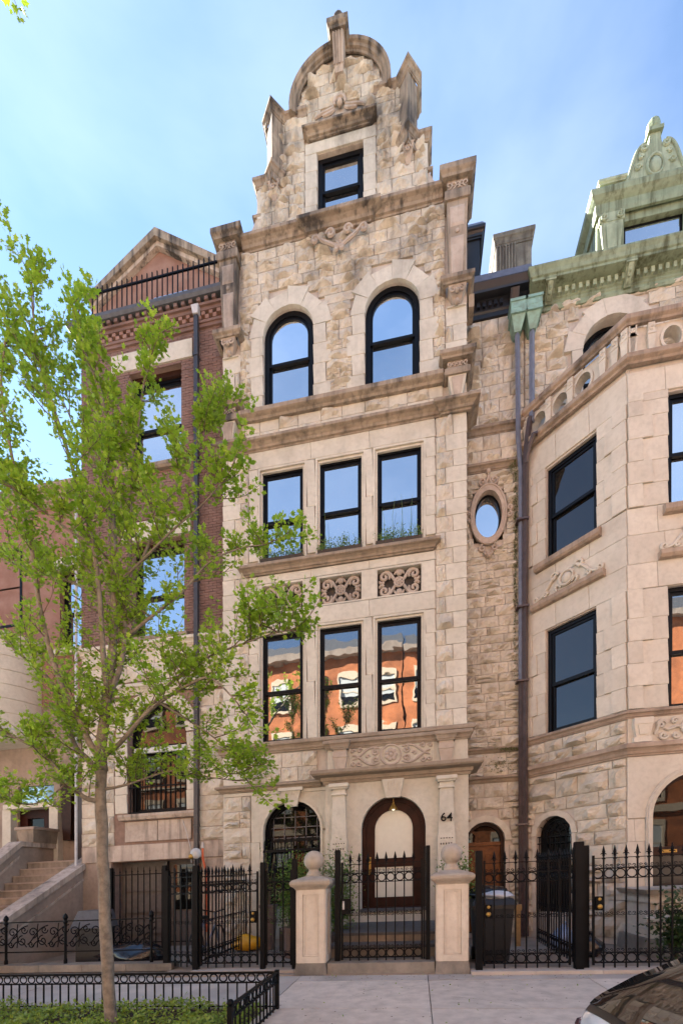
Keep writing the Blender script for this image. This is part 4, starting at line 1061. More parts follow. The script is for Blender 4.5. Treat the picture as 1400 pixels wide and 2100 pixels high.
# pierced parapet over the bay
MB().sweep(prof(.17,.16,11.30,1), baypath).build('cornice', 'pink_trim', H3)
MB().sweep(prof(.17,.13,12.08,1), baypath).build('parapet_rail', 'pink_trim', H3)
for fr, x0, x1, cs in ((AF, 0, AL, (.36,.86,1.36)), (BF, BX, BX2, (4.86,5.42,5.98))):
    pw = MB(fr)
    xs = [x0]+[(a+b)/2 for a,b in zip(cs,cs[1:])]+[x1]
    for i, c in enumerate(cs):
        a, b = xs[i], xs[i+1]; r = .165; n = 16
        O = []
        for j in range(n):
            u = 2*pi*j/n; dx, dz = math.cos(u), math.sin(u)
            s_ = min(((b-c) if dx > 0 else (c-a))/max(abs(dx),1e-6), ((12.08-11.77) if dz > 0 else (11.77-11.47))/max(abs(dz),1e-6)); O.append((c+dx*s_, 11.77+dz*s_))
        pw.ring(O, [(c+r*math.cos(2*pi*j/n),11.77+r*1.25*math.sin(2*pi*j/n)) for j in range(n)], .03, .22)
        pw.ring([(c+(r+.05)*math.cos(2*pi*j/n),11.77+(r+.05)*1.22*math.sin(2*pi*j/n)) for j in range(n)], [(c+r*math.cos(2*pi*j/n),11.77+r*1.25*math.sin(2*pi*j/n)) for j in range(n)], .0, .04)
    po = pw.build('parapet', 'pink_stone', H3)
    for c in [x0+.07]+[(a+b)/2 for a,b in zip(cs,cs[1:])]+[x1-(.22 if fr is AF else .1)]+([x1-.45, x1-.04] if fr is AF else [x0+.10, x0+.42]):
        k = MB(fr); k.taper(c-.07,c+.07,-.06,.03,11.50,11.84,.025,.02); k.box(c-.075,c+.075,-.07,.03,11.84,11.88); strokes(k,[spiral(c,11.96,.05,1.3,0,1,12)],-.05,.018,5); k.box(c-.06,c+.06,-.05,.03,11.88,12.07); k.build('baluster', 'pink_stone', po)
# green bracketed cornice and dormer
gc = MB(); gx0, gx1 = 2.90, 9.2
gc.sweep([(0,14.48),(.05,14.48),(.07,14.53),(.04,14.56),(.04,14.62),(.06,14.64),(.06,14.68),(.09,14.70),(.09,14.85),(.14,14.87),(.34,14.89),(.34,14.94),(.37,14.96),(.39,15.03),(.43,15.10),(.43,15.14),(.36,15.18),(0,15.30)], [(gx0,RY+.3),(gx0,RY),(gx1,RY)])
co = gc.build('green_cornice', 'green_paint', H3)
x = 3.02
while x < 7.2:
    MB(LF).box(x, x+.07, -.16, -.07, 14.72, 14.845).build('dentil', 'green_pale', co); x += .15
for c in (2.98, 4.66, 6.34):
    k = MB(LF); k.taper(c-.09,c+.09,-.30,-.03,14.58,14.90,.01,.22); bo = k.build('bracket', 'green_paint', co)
    MB(LF).box(c-.115,c+.115,-.335,-.03,14.855,14.895).build('bracket_cap', 'green_pale', co)
    k = MB(LF); k.taper(c-.055,c+.055,-.315,-.03,14.62,14.85,.01,.20); k.ball(c,-.24,14.78,.035,8,5); k.ball(c,-.20,14.70,.03,8,5); k.build('bracket_panel', 'green_pale', co)
DY = 11.75; DF = (0,DY,0)
DC = 5.34
dm = MB(DF); wall_holes(dm, DC-1.22, DC+1.22, 15.4, 16.75, .05, 2.5, [(DC-.64,DC+.64,15.4,16.42)]); do = dm.build('green_dormer', 'green_paint', H3)
MB(DF).box(DC-.64,DC+.64,.16,.26,15.4,16.42).build('dormer_frame', 'black_frame', do)
MB(DF).box(DC-.57,DC+.57,.145,.165,15.4,16.34).build('pane', 'pane', do)
for s in (-1,1):
    c = DC+s*.93
    k = MB(DF); k.taper(c-.24,c+.24,-.05,.1,15.4,16.38,.09,.03); k.build('dormer_pilaster', 'green_pale', do)
    k = MB(DF); k.taper(c-.13,c+.13,-.08,.1,15.5,16.28,.05,.03); k.build('pilaster_panel', 'green_pale', do)
    k = MB(DF)
    for q_ in (-1,1): strokes(k, [spiral(c+q_*.16,16.47,.085,1.5,pi/2,-q_)], -.08, .024)
    k.box(c-.27,c+.27,-.06,.1,16.38,16.58); k.build('ionic_capital', 'green_pale', do)
    MB(DF).box(c-.25,c+.25,-.05,.35,16.96,17.28).build('pedestal', 'green_paint', do)
    MB().sweep(prof(.10,.07,17.22,1), [(c-.24,DY+.35),(c-.24,DY-.05),(c+.24,DY-.05),(c+.24,DY+.35)]).build('pedestal_cap', 'green_pale', do)
    MB(DF).ball(c,.12,17.40,.13,12,8,1.,1.3).build('finial', 'green_paint', do)
MB().sweep([(0,16.57),(.05,16.57),(.07,16.66),(.07,16.80),(.12,16.84),(.18,16.90),(.20,16.98),(.20,17.02),(0,17.02)], [(DC-1.22,DY+2.4),(DC-1.22,DY),(DC+1.22,DY),(DC+1.22,DY+2.4)]).build('dormer_cornice', 'green_paint', do)
hp = bez((-.78,17.02),(-.52,17.25),(-.55,17.85),(-.30,18.02),10)+[(-.18,18.02),(-.14,17.95),(-.12,18.10),(-.11,18.25)]
pp = [(DC+x,z) for x,z in hp]+[(DC-x,z) for x,z in hp[::-1]]
MB(DF).prism(pp, .0, .25).build('pediment', 'green_pale', do)
q = MB(DF); L = [[(DC+x+.03,z) for x,z in bez((-.78,17.05),(-.52,17.25),(-.55,17.85),(-.30,18.0),12)], spiral(DC-.22,17.92,.09,1.2,pi/2,1), spiral(DC-.36,17.5,.07,1.2,0,1), spiral(DC-.45,17.22,.08,1.2,0,-1), spiral(DC-.26,17.16,.06,1.2,0,1), spiral(DC-.30,17.72,.05,1.2,0,1)]
strokes(q, L+mirror(L,DC)+[[(DC+.17*math.cos(a),17.48+.24*math.sin(a)) for a in [2*pi*i/20 for i in range(21)]]], -.01, .035); q.ball(DC,.0,17.48,.14,12,8,.4,1.4); q.build('pediment_carving', 'green_pale', do, smooth=True)
MB(DF).box(DC-.16,DC+.16,-.06,.3,18.22,18.30).build('pediment_cap', 'green_paint', do)
MB(DF).ball(DC,.1,18.46,.15,12,8,1.,1.25).build('finial', 'green_paint', do)
ms.flush()
# carved stoop wall of the right house
sw_ = thing('stoop_wall', 'carved pale stone stoop wall with small arched niches behind right fence', 'wall', (4.4, 9.2, 0))
b_ = MB(); b_.taper(3.85, 6.5, 8.75, 10.0, .02, .30, 0, 0, .05, .10); b_.build('base', 'kerb_stone', sw_)
MB().box(3.98, 6.5, 8.95, 10.0, .30, .46).build('plinth', 'pillar_stone', sw_)
MB().box(4.02, 6.5, 9.0, 10.0, .46, .92).build('panel', 'pillar_stone', sw_)
MB().prism_x([(8.86,.60),(8.86,.66),(8.92,.70),(9.0,.70),(9.0,.56)], 3.9, 6.5).build('rib', 'pillar_stone', sw_)
MB().taper(3.82, 6.5, 8.72, 10.0, 1.06, 1.16, .08, .08).build('coping', 'cap_stone', sw_)
MB().box(3.96, 6.5, 8.9, 10.0, .92, 1.06).build('frieze', 'pillar_stone', sw_)
for i in range(9):
    x = 4.08+.18*i; MB().ring([(x+a,z) for a,z in arch_loop(0,.14,.72,.84,8)], [(x+a,z) for a,z in arch_loop(.025,.115,.72,.84,8)], 8.94, 9.01).build('niche', 'pillar_stone', sw_)

# ================================================================== LEFT BRICK HOUSE
QY = 11.0; QF = (0, QY, 0); QL, QR = -8.55, -4.63
H4 = thing('brick_townhouse', 'red brick townhouse with stone base and corbelled cornice behind the tree', 'house', (-6.6, QY, 0))
ms = Masonry(H4)
QH = [(-7.20,-5.79,12.15,14.60),(-7.14,-5.71,7.87,10.28)]
qw = MB(QF); wall_holes(qw, QL, QR, 0, 15.9, .02, .5, QH+[(-7.68,-5.25,0,2.22)], [(-7.25,-5.66,3.42,5.40)]); qw.build('wall', 'brick_mortar', H4)
MB(QF).box(QL, QR-.02, .52, 8, 0, 15.8).build('rear_walls', 'brownstone', H4)
# bricks laid one by one (too small to tell apart singly)
bk = MB(QF); z = 7.78; row = 0; bh, bl = .066, .205
QE = QH+[(-7.70,-5.47,14.64,15.12),(-7.4,-5.5,10.28,10.75),(-7.35,-5.6,12.0,12.15),(-7.35,-5.55,7.6,7.87)]
while z < 15.35:
    x = QL-(bl/2 if row % 2 else 0); zm = z+bh/2
    cuts = [(a,b) for a,b,c,e in QE if c < zm < e]
    while x < QR:
        seg = [(max(x+.005,QL), min(x+bl-.005,QR))]
        for a, b in cuts:
            seg = [q for p0, p1 in seg for q in ((p0, min(p1,a)), (max(p0,b), p1)) if q[1]-q[0] > .02] if seg else []
        for xa, xb in seg:
            o = R.uniform(-.006,.003); y0 = -.0+o
            bk.add([(xa,y0,z+.004),(xb,y0,z+.004),(xb,y0,z+bh-.005),(xa,y0,z+bh-.005),(xa,.03,z+.004),(xb,.03,z+.004),(xb,.03,z+bh-.005),(xa,.03,z+bh-.005)], [(0,1,2,3),(1,0,4,5),(3,2,6,7),(0,3,7,4),(2,1,5,6)])
        x += bl
    z += bh; row += 1
bk.build('brickwork', 'brick', H4, kind='stuff')
# corbelled brick cornice
cb = MB(QF); cb.box(QL,QR,-.05,.03,15.28,15.36); cb.box(QL,QR,-.08,.03,15.36,15.42); cb.box(QL,QR,-.10,.03,15.62,15.70); cb.box(QL,QR,-.15,.03,15.70,15.76); co = cb.build('brick_cornice', 'brick', H4)
x = QL+.03; k = 0
while x < QR-.1:
    MB(QF).box(x, x+.095, -.09, .03, 15.43, 15.52).build('corbel_brick', 'brick_pale', co)
    MB(QF).box(x+.10, x+.195, -.09, .03, 15.53, 15.61).build('corbel_brick', 'brick_pale', co)
    MB(QF).box(x+.02, x+.11, -.19, .03, 15.77, 15.85).build('corbel_brick', 'brick', co)
    x += .20
MB().sweep([(0,15.86),(.22,15.86),(.26,15.92),(.26,16.0),(.18,16.04),(0,16.06)], [(QL,QY+2),(QL,QY),(QR,QY)]).build('roof_coping', 'slate', H4)
MB(QF).box(QL,QR,.05,8,15.8,15.98).build('roof', 'slate', H4)
# lintels, sills, windows
MB(QF).box(-7.68,-5.49,-.03,.10,14.66,15.10).build('lintel', 'stone', H4)
MB(QF).box(-7.38,-5.52,-.06,.10,10.30,10.74).build('lintel', 'stone', H4)
for x0,x1,z in ((-7.33,-5.62,12.03),(-7.33,-5.58,7.74)): MB(QF).prism_x([(-.14,z),(-.10,z-.05),(.1,z-.06),(.1,z+.12),(-.14,z+.08)], x0, x1).build('window_sill', 'trim', H4)
for a,b,c,d in QH: sash(H4, QF, a, b, c, d-.12, .22, 'pane', mid=.48); MB(QF).box(a,b,.15,.3,d-.13,d).build('window_head', 'door_dark', H4)
# stone base storey
courses(ms, 'rock', QF, QL+.02, QR-.02, 2.65, 7.55, (.34,.44), (.5,.8), [rect_ex(-7.62,-5.30,2.5,5.42), circ_ex(-6.455,5.40,1.16), rect_ex(-8.6,-4.6,6.42,6.68)], split=.05)
MB().sweep(prof(.2,.14,7.52,0), [(QL,QY),(QR,QY)]).build('string_course', 'stone', H4)
MB().sweep(prof(.24,.18,6.42,0), [(QL,QY),(QR,QY)]).build('string_course', 'stone', H4)
for k in range(4): ms.put('ash','stone',QF,-7.60,-7.26,3.45+.48*k,3.93+.48*k,0,.003); ms.put('ash','stone',QF,-5.65,-5.32,3.45+.48*k,3.93+.48*k,0,.003)
for i in range(9):
    a0, a1 = pi-pi*i/9, pi-pi*(i+1)/9; c = -6.455; r = .795; ro = 1.12
    MB(QF).prism([(c+r*math.cos(a0),5.40+r*math.sin(a0)),(c+r*math.cos(a1),5.40+r*math.sin(a1)),(c+ro*math.cos(a1),5.40+ro*math.sin(a1)),(c+ro*math.cos(a0),5.40+ro*math.sin(a0))], -.02, .04).build('voussoir', 'stone', H4)
sash(H4, QF, -7.25, -5.66, 3.42, 6.19, .22, 'pane_shade', arch=5.40, mid=.62)
MB(QF).box(-7.16,-5.74,.14,.22,4.98,5.12).build('transom', 'blind', H4)
g = MB(QF)
for i in range(12): g.box(-7.20+.135*i,-7.18+.135*i,.04,.06,3.44,4.9)
for z in (3.46,4.1,4.85): g.box(-7.24,-5.67,.03,.07,z-.015,z+.015)
g.build('window_guard', 'black_iron', H4)
MB(QF).prism_x([(-.16,3.34),(-.12,3.26),(.1,3.24),(.1,3.42),(-.16,3.40)], -7.42,-5.38).build('window_sill', 'base_stone', H4)
for i in range(2): MB(QF).box(-7.30+.90*i,-6.42+.90*i,-.03,.05,2.72,3.22).build('apron_panel', 'base_stone', H4)
MB(QF).box(-8.5,-4.66,-.05,.1,2.24,2.64).build('base_course', 'base_stone', H4)
MB(QF).box(-8.52,-7.70,-.02,.1,.0,2.23).build('base_wall', 'brownstone', H4)
MB(QF).box(-5.24,-4.66,-.02,.1,.0,2.23).build('base_wall', 'base_stone', H4)
bd = MB(QF); bd.box(-7.68,-5.25,.42,.5,0,2.22); b0 = bd.build('basement_front', 'grey_door', H4)
MB(QF).box(-6.42,-6.34,.30,.43,0,2.2).build('basement_post', 'black_paint', b0)
MB(QF).box(-6.20,-5.40,.38,.43,.95,2.1).build('basement_pane', 'pane_dim', b0)
pb = MB(QF)
for i in range(3): pb.box(-7.6,-6.5,.37,.43,.35+.55*i,.80+.55*i)
pb.build('basement_panel', 'grey_door', b0)
ms.flush()
# downpipe with box head, conduit and wire
dp = MB(QF); dp.box(-5.385,-5.285,-.16,-.06,.25,15.55); d = dp.build('downpipe', 'pipe_dark', H4)
MB(QF).taper(-5.43,-5.24,-.22,-.05,15.50,15.68,.03,.03).build('downpipe_head', 'white_metal', d)
for z in (3.,6.,9.,12.,14.5): MB(QF).box(-5.40,-5.27,-.175,-.04,z,z+.05).build('pipe_clip', 'pipe_dark', d)
MB(QF).tube([(-5.20,-.04,2.50),(-5.20,-.05,2.2),(-5.12,-.05,1.9),(-5.10,-.05,.4)], .028, 6).build('conduit', 'orange_plastic', H4)
MB(QF).taper(-5.245,-5.155,-.09,-.02,2.46,2.60,0,0,.02,.01).build('conduit_cap', 'white_metal', H4)
MB(QF).tube([(-5.75,-.03,3.2),(-5.62,-.08,2.9),(-5.50,-.10,2.5),(-5.46,-.12,2.1)], .008, 5).build('wire', 'white_metal', H4)
MB(QF).tube([(-8.62,-.10,11.6),(-8.62,-.10,2.)], .036, 6).build('downpipe', 'white_metal', H4)
# roof railing: rail and separate bars
rl = thing('roof_railing', 'thin dark iron railing along the roof of the brick house', 'railing', (-6.6, QY, 16))
MB(QF).box(QL+.3,QR,-.02,.02,16.84,16.88).build('rail', 'black_iron', rl)
bar = raw_mesh('bar', MB().box(-.012,.012,-.012,.012,0,1.0), 'black_iron')
for i in range(28):
    x = QL+.32+.138*i
    if x < QR-.02: inst('bar', bar, rl, (x,QY,16.02+SL*x))
# gabled brick dormer behind the railing
gd = thing('gable_dormer', 'brick attic gable with dark moulded coping above the brick house', 'dormer', (-6.3, 12.2, 16))
GYF = (0,12.3,0)
MB(GYF).prism([(-9.0,15.9),(-9.0,18.35),(-7.16,19.55),(-4.7,17.9),(-4.7,15.9)], .05, 3.).build('gable_wall', 'brick_pale', gd)
for s in (-1,1):
    a = (-7.16,19.55); b_ = (-9.2,18.22) if s < 0 else (-4.3,17.65)
    dx, dz = b_[0]-a[0], b_[1]-a[1]; l = math.hypot(dx,dz); nx, nz = -dz/l*s, dx/l*s
    if nz < 0: nx, nz = -nx, -nz
    pts = [a, b_, (b_[0]+nx*.16,b_[1]+nz*.16), (a[0],a[1]+.23)]
    MB(GYF).prism(pts if s > 0 else pts[::-1], -.22 if s > 0 else -.215, 3.).build('coping', 'trim', gd)
    p2 = [(a[0],a[1]-.12),(b_[0],b_[1]-.12),(b_[0]+nx*.08,b_[1]+nz*.08),(a[0],a[1]+.02)]
    MB(GYF).prism(p2 if s > 0 else p2[::-1], -.10 if s > 0 else -.095, .1).build('coping_moulding', 'base_stone', gd)
MB(GYF).box(-7.3,-6.3,.0,.1,17.0,18.1).build('attic_window', 'pane', gd)
# ================================================================== FAR LEFT HOUSE
LY = 12.4; KF = (0,LY,0)
H5 = thing('stoop_house', 'brown brick house with pale curved stone oriel and doorway above the stoop', 'house', (-12, LY, 0))
KH = [(-11.75,-10.55,2.4,4.7),(-10.35,-9.25,8.6,10.9)]
kw = MB(KF); wall_holes(kw, -14.28, -8.57, 0, 7.0, .02, .5, [KH[0],(-9.6,-8.9,2.4,4.6)]); kw.build('stone_wall', 'brownstone', H5)
kw = MB(KF); wall_holes(kw, -14.28, -8.57, 7.0, 12.9, .02, .5, KH[1:]); kw.build('brick_wall', 'brick_pale', H5)
MB(KF).box(-14.28,-8.58,.52,9,0,12.8).build('rear_walls', 'brownstone', H5)
MB().sweep(prof(.45,.4,12.8,0), [(-14.28,LY),(-8.57,LY)]).build('cornice', 'trim', H5)
ori = MB(); ori.lathe([(1.65,5.85),(1.75,5.95),(1.75,6.1),(1.62,6.2),(1.62,6.588),(1.60,6.592),(1.60,6.608),(1.62,6.612),(1.62,6.988),(1.60,6.992),(1.60,7.008),(1.62,7.012),(1.62,7.388),(1.60,7.392),(1.60,7.408),(1.62,7.412),(1.62,7.788),(1.60,7.792),(1.60,7.808),(1.62,7.812),(1.62,8.188),(1.60,8.192),(1.60,8.208),(1.62,8.212),(1.62,8.6),(1.72,8.68),(1.72,8.82),(1.55,8.9),(0,9.3)], -12.55, LY+.2, 28); ori.build('oriel', 'stone', H5, smooth=True)
sash(H5, KF, -12.9, -11.6, 9.5, 11.8, .0, 'pane')
sash(H5, KF, *KH[1], .2, 'pane')
MB(KF).box(-10.5,-9.1,-.1,.1,10.9,11.25).build('lintel', 'stone', H5); MB(KF).box(-10.45,-9.15,-.12,.1,8.45,8.6).build('window_sill', 'stone', H5)
MB(KF).box(-12.0,-10.35,-.25,.1,4.0,4.14).build('door_transom', 'stone', H5)
for x in (-12.05,-10.5): MB(KF).box(x-.02,x+.26,-.2,.1,2.4,4.0).build('door_pier', 'stone', H5)
MB(KF).prism(arch_loop(-11.75,-10.55,4.14,4.45), .1, .2).build('fanlight', 'pane_dim', H5)
dd = MB(KF); dd.box(-11.75,-11.5,.1,.3,2.4,4.0); dd.box(-10.95,-10.55,.1,.3,2.4,4.0); dd.box(-11.5,-10.95,.101,.3,3.75,4.0); d = dd.build('front_door', 'mahogany', H5)
MB(KF).box(-11.5,-10.95,.2,.25,2.4,3.76).build('pane', 'pane_dim', d)
MB(KF).box(-9.6,-8.9,.3,.4,2.4,4.6).build('side_recess', 'grey_door', H5)
MB(KF).box(-9.72,-9.5,-.1,.1,2.4,4.5).build('door_pier', 'pipe_dark', H5)
MB(KF).box(-10.3,-9.4,-.3,.1,5.0,5.3).build('door_canopy', 'trim', H5)
MB(KF).taper(-10.15,-9.75,-.25,.1,3.0,5.0,.08,.05).build('door_bracket', 'door_dark', H5)
# unseen tall house added left of the frame to shade tree and street
H6 = thing('tall_brownstone', 'tall brown stone house continuing the row past the left edge', 'house', (-18, LY, 0))
MB(KF).box(-26,-14.3,-.2,1.6,0,19.5).build('wall', 'brownstone', H6); MB(KF).box(-26,-18.5,1.6,9,0,19.2).build('rear_walls', 'brownstone', H6)
MB().sweep(prof(.6,.5,19.4,0), [(-26,LY-.2),(-14.3,LY-.2)]).build('cornice', 'trim', H6)
for i in range(3):
    for z in (3.,6.6,10.2,13.8): sash(H6, (0,LY-.33,0), -25+3.1*i, -23.7+3.1*i, z, z+2.3, 0., 'pane')
# stoop: treads, wing walls with sloping copings
so = thing('front_stoop', 'brown stone stoop with worn steps and sloping wing walls at left', 'steps', (-9.5, 10.5, 0))
N = 13; y0, y1 = 8.35, 11.45
for i in range(N):
    ya = y0+(y1-y0)*i/N; w1 = 2.36*(i+1)/N
    MB().box(-10.32,-8.78,ya+.02,LY,max(0,2.36*i/N-.02),w1-.035).build('riser', 'step_stone', so)
    MB().box(-10.32,-8.78,ya,ya+.32 if i < N-1 else LY,w1-.035,w1).build('tread', 'brownstone', so)
for x0, x1, nm in ((-8.76,-8.46,''),(-10.62,-10.34,'')):
    top = 2.36 if x0 > -9 else 2.78
    yA = 11.5 if x0 > -9 else 11.0
    pts = [(7.9,0),(LY if x0 < -9 else 12.0,0),(LY if x0 < -9 else 12.0,top),(yA,top),(8.2,.72),(7.9,.72)]
    MB().prism_x(pts, x0+.03, x1-.03).build('wing_wall', 'brownstone', so)
    cp_ = [(7.85,.72),(8.22,.72),(yA+.02,top),(LY if x0 < -9 else 12.02,top),(LY if x0 < -9 else 12.02,top+.13),(yA-.02,top+.13),(8.18,.85),(7.85,.85)]
    MB().prism_x(cp_, x0-.05, x1+.05).build('coping', 'base_stone', so)
    MB().prism_x([(8.4,.45),(yA,top-.30),(yA,top-.24),(8.4,.51)], x1-.031, x1-.005).build('wall_moulding', 'base_stone', so)
pl_ = thing('stone_planter', 'mossy square stone planter on the wing wall of the stoop', 'planter', (-10.48, 11.75, 2.91))
MB().taper(-10.75,-10.22,11.3,12.2,2.91,3.30,.05,.05).build('trough', 'step_stone', pl_); MB().box(-10.78,-10.19,11.27,12.22,3.26,3.33).build('rim', 'brownstone', pl_)
# ================================================================== HOUSES ACROSS THE STREET (seen in the panes)
for hi, (x0, x1, ht, lab, roofm) in enumerate(((-26,-13.2,16.6,'orange brick row house across the street, left','slate'),(-13.1,-1.0,17.2,'orange brick row house across the street with slate dormers, middle','slate'),(-.9,12.4,17.0,'orange brick row house across the street, right','slate'),(12.5,26,16.5,'orange brick row house across the street, far right','slate'))):
    h = thing('opposite_house', lab, 'house', ((x0+x1)/2, -10.5, 0), 'row across the street')
    OF = (0,-10.5,pi)                                  # faces +Y: local s runs to -X
    o = MB(); o.box(x0,x1,-20,-10.5,0,ht); o.build('wall', 'orange_brick', h)
    for z, hh, p in ((ht-.5,.45,.5),(4.6,.4,.25),(8.6,.25,.15),(0.02,.9,.12)):
        MB(OF).box(-x1-.01,-x0+.01,-p,0.02,z,z+hh).build('cornice' if z > 1 else 'plinth', 'cream_stone' if z < 9 else 'brownstone', h)
    MB().prism_x([(-20,ht),(-11.2,ht),(-12.2,ht+1.6),(-20,ht+1.6)], x0, x1).build('mansard', roofm, h)
    nw = 5; st_ = (x1-x0)/nw
    for fz in (1.6,5.4,9.4,13.4):
        for i in range(nw):
            c = -(x0+st_*(i+.5)); hw = .6; hh = 2.2 if fz < 12 else 1.8
            s_ = MB(OF); s_.ring([(c-hw-.13,fz-.2),(c-hw-.13,fz+hh+.35),(c+hw+.13,fz+hh+.35),(c+hw+.13,fz-.2)], [(c-hw,fz),(c-hw,fz+hh),(c+hw,fz+hh),(c+hw,fz)], -.10, .03); w = s_.build('window', 'cream_stone', h)
            MB(OF).box(c-hw,c+hw,-.03,.01,fz,fz+hh).build('pane', 'pane_dim', w)
            MB(OF).box(c-hw,c+hw,-.035,-.005,fz+hh*.35,fz+hh).build('blind', 'blind', w)
            MB(OF).box(c-hw,c+hw,-.06,0,fz+hh*.5-.04,fz+hh*.5+.04).build('meeting_rail', 'cream_stone', w)

# ================================================================== IRONWORK
def bar_mesh():
    m = MB(); a = .010
    m.box(-a,a,-a,a,.02,1.70); m.box(-.019,.019,-.019,.019,1.655,1.675)
    m.lathe([(.010,1.70),(.022,1.715),(.012,1.74),(.026,1.765),(.018,1.80),(.004,1.86),(0,1.87)], 0, 0, 6)
    for s in (-1,1): m.tube([(0,0,1.735),(s*.03,0,1.742),(s*.047,0,1.728)], [.010,.009,.003], 4)
    return raw_mesh('bar', m, 'black_iron')
def ring_mesh(r=.066, t=.009): return raw_mesh('ring', MB().tube([(r*math.cos(2*pi*i/14),0,r*math.sin(2*pi*i/14)) for i in range(14)], t, 4, True), 'black_iron')
def curl_mesh():
    m = MB()
    for s in (-1,1): m.tube([(s*x,0,z) for x,z in spiral(.035,.0,.026,1.1,pi,-1,10)], .0055, 4)
    m.tube([(-.06,0,-.02),(-.03,0,-.032),(0,0,-.02),(.03,0,-.032),(.06,0,-.02)], .0055, 4)
    return raw_mesh('curl', m, 'black_iron')
BAR, RING, CURL = bar_mesh(), ring_mesh(), curl_mesh()
def panel(root, x0, y0, x1, y1, base=.06, sp=.152, stile=True, mid=True):
    """bars with spear tips between rails, a row of rings at foot and head, curls between the bars"""
    L = math.hypot(x1-x0, y1-y0); an = math.atan2(y1-y0, x1-x0); ca, sa = math.cos(an), math.sin(an)
    fr = (x0, y0, an)
    for z, h in ((.10,.011),(.245,.007),(1.365,.007),(1.515,.008),(1.675,.006)):
        MB(fr).box(0, L, -.008, .008, base+z-h, base+z+h).build('rail', 'black_iron', root)
    if stile:
        for s in (.012, L-.012): MB(fr).box(s-.016, s+.016, -.016, .016, base+.06, base+1.72).build('stile', 'black_iron', root)
    n = max(2, round(L/sp)); st_ = L/n
    for i in range(n+1):
        if 0 < i < n or not stile:
            X, Y = x0+ca*st_*i, y0+sa*st_*i
            inst('bar', BAR, root, (X, Y, base+SL*X), (0,0,an))
        if i < n:
            X, Y = x0+ca*st_*(i+.5), y0+sa*st_*(i+.5); sc = (st_/.152, 1, 1)
            for z in (.172, 1.44): inst('ring', RING, root, (X, Y, base+z+SL*X), (0,0,an), sc)
            for z in ((.285,.84,1.555) if mid else (.285,1.555)): inst('curl', CURL, root, (X, Y, base+z+SL*X), (0,0,an), sc)
def post(root, x, y, h, w=.042, base=0.):
    m = MB(); m.box(x-w,x+w,y-w,y+w,base,h); m.box(x-w*.9,x+w*.9,y-w*.9,y+w*.9,h,h+.012); m.build('post', 'black_iron', root)
def lock(root, x, y, z, plate=True):
    l = MB(); 
    if plate: l.box(x-.05,x+.05,y-.03,y+.02,z-.11,z+.10)
    lo = l.build('lock_box', 'black_iron', root)
    k = MB(); k.ball(x,y-.055,z-.05,.038,12,7,.8); k.ball(x,y-.045,z+.06,.026,12,7,.6); k.lathe([(.02,z-.055),(.02,z-.045)],x,y-.03,8); k.build('knob', 'brass', lo)
g = thing('iron_gate', 'black iron gate with brass lock before the yellow bag', 'gate', (-3.3,8.05,0), 'spear-topped ironwork'); panel(g,-3.88,8.05,-2.78,8.05); lock(g,-2.86,8.04,.98)
g = thing('iron_fence', 'narrow black iron fence panel left of the left stone pillar', 'fence', (-2.4,8.02,0), 'spear-topped ironwork'); post(g,-2.68,8.02,1.92); panel(g,-2.63,8.02,-2.15,8.0); post(g,-2.10,8.0,1.95)
g = thing('iron_fence', 'black iron fence running back to the house beside the bicycle', 'fence', (-3.95,9.3,0), 'spear-topped ironwork'); post(g,-3.95,8.05,1.92,.05); panel(g,-3.95,8.12,-3.95,10.6)
g = thing('iron_fence', 'short black iron fence panel by the white floodlight', 'fence', (-4.3,8.2,0), 'spear-topped ironwork'); post(g,-4.66,8.30,1.86,.05); panel(g,-4.60,8.28,-4.02,8.08)
g = thing('iron_gate', 'black iron gate between the two stone ball-topped pillars', 'gate', (-.6,7.95,.19), 'spear-topped ironwork'); post(g,-1.335,7.95,2.06,.045,.19); panel(g,-1.27,7.95,.09,7.95,.14,.157); post(g,.175,7.95,2.06,.035,.19)
m = MB(); m.box(.10,.13,7.93,7.97,.2,2.06); m.build('stile', 'black_iron', g)
m = MB(); m.box(-1.27,-1.12,7.92,7.97,.98,1.24); m.tube([(-1.16,7.90,1.05),(-1.10,7.88,1.04),(-1.03,7.88,1.05)],.014,6); lo = m.build('lock_box', 'black_iron', g); MB().box(-1.245,-1.215,7.905,7.921,1.06,1.20).build('key_plate', 'white_metal', lo)
g = thing('iron_gate', 'wide black iron gate with brass knobs in front of the wheeled bin', 'gate', (1.7,7.72,0), 'spear-topped ironwork'); post(g,.96,7.72,1.92,.05); panel(g,1.03,7.72,2.32,7.72,.05,.156); lock(g,1.10,7.71,.98)
g = thing('iron_fence', 'black iron fence running back beside the white trash bag', 'fence', (2.47,9,0), 'spear-topped ironwork'); post(g,2.43,7.70,1.98,.06); post(g,2.55,7.80,1.92,.05); panel(g,2.47,7.80,2.47,10.4)
g = thing('iron_fence', 'black iron fence panel right of the gates, brass lock on its end', 'fence', (4.,7.68,0), 'spear-topped ironwork'); panel(g,2.62,7.68,6.2,7.60,.05,.156); lock(g,2.70,7.66,1.05)
# plain spiked fence in front of the basement
g = thing('spiked_fence', 'plain black spiked fence in front of the basement front', 'fence', (-6.,9.7,0))
sb = MB(); sb.box(-.010,.010,-.010,.010,0,1.75); sb.lathe([(.010,1.75),(.020,1.78),(.010,1.80),(.004,1.88)],0,0,6); SB = raw_mesh('bar', sb, 'black_iron')
for z in (.15,1.66): MB().box(-6.75,-4.7,9.69,9.71,.2+z-.012,.2+z+.012).build('rail', 'black_iron', g)
for i in range(15): inst('bar', SB, g, (-6.72+.145*i,9.7,.15+SL*(-6.72+.145*i)))
post(g,-5.50,9.7,2.02,.04); post(g,-6.8,9.7,2.02,.04)
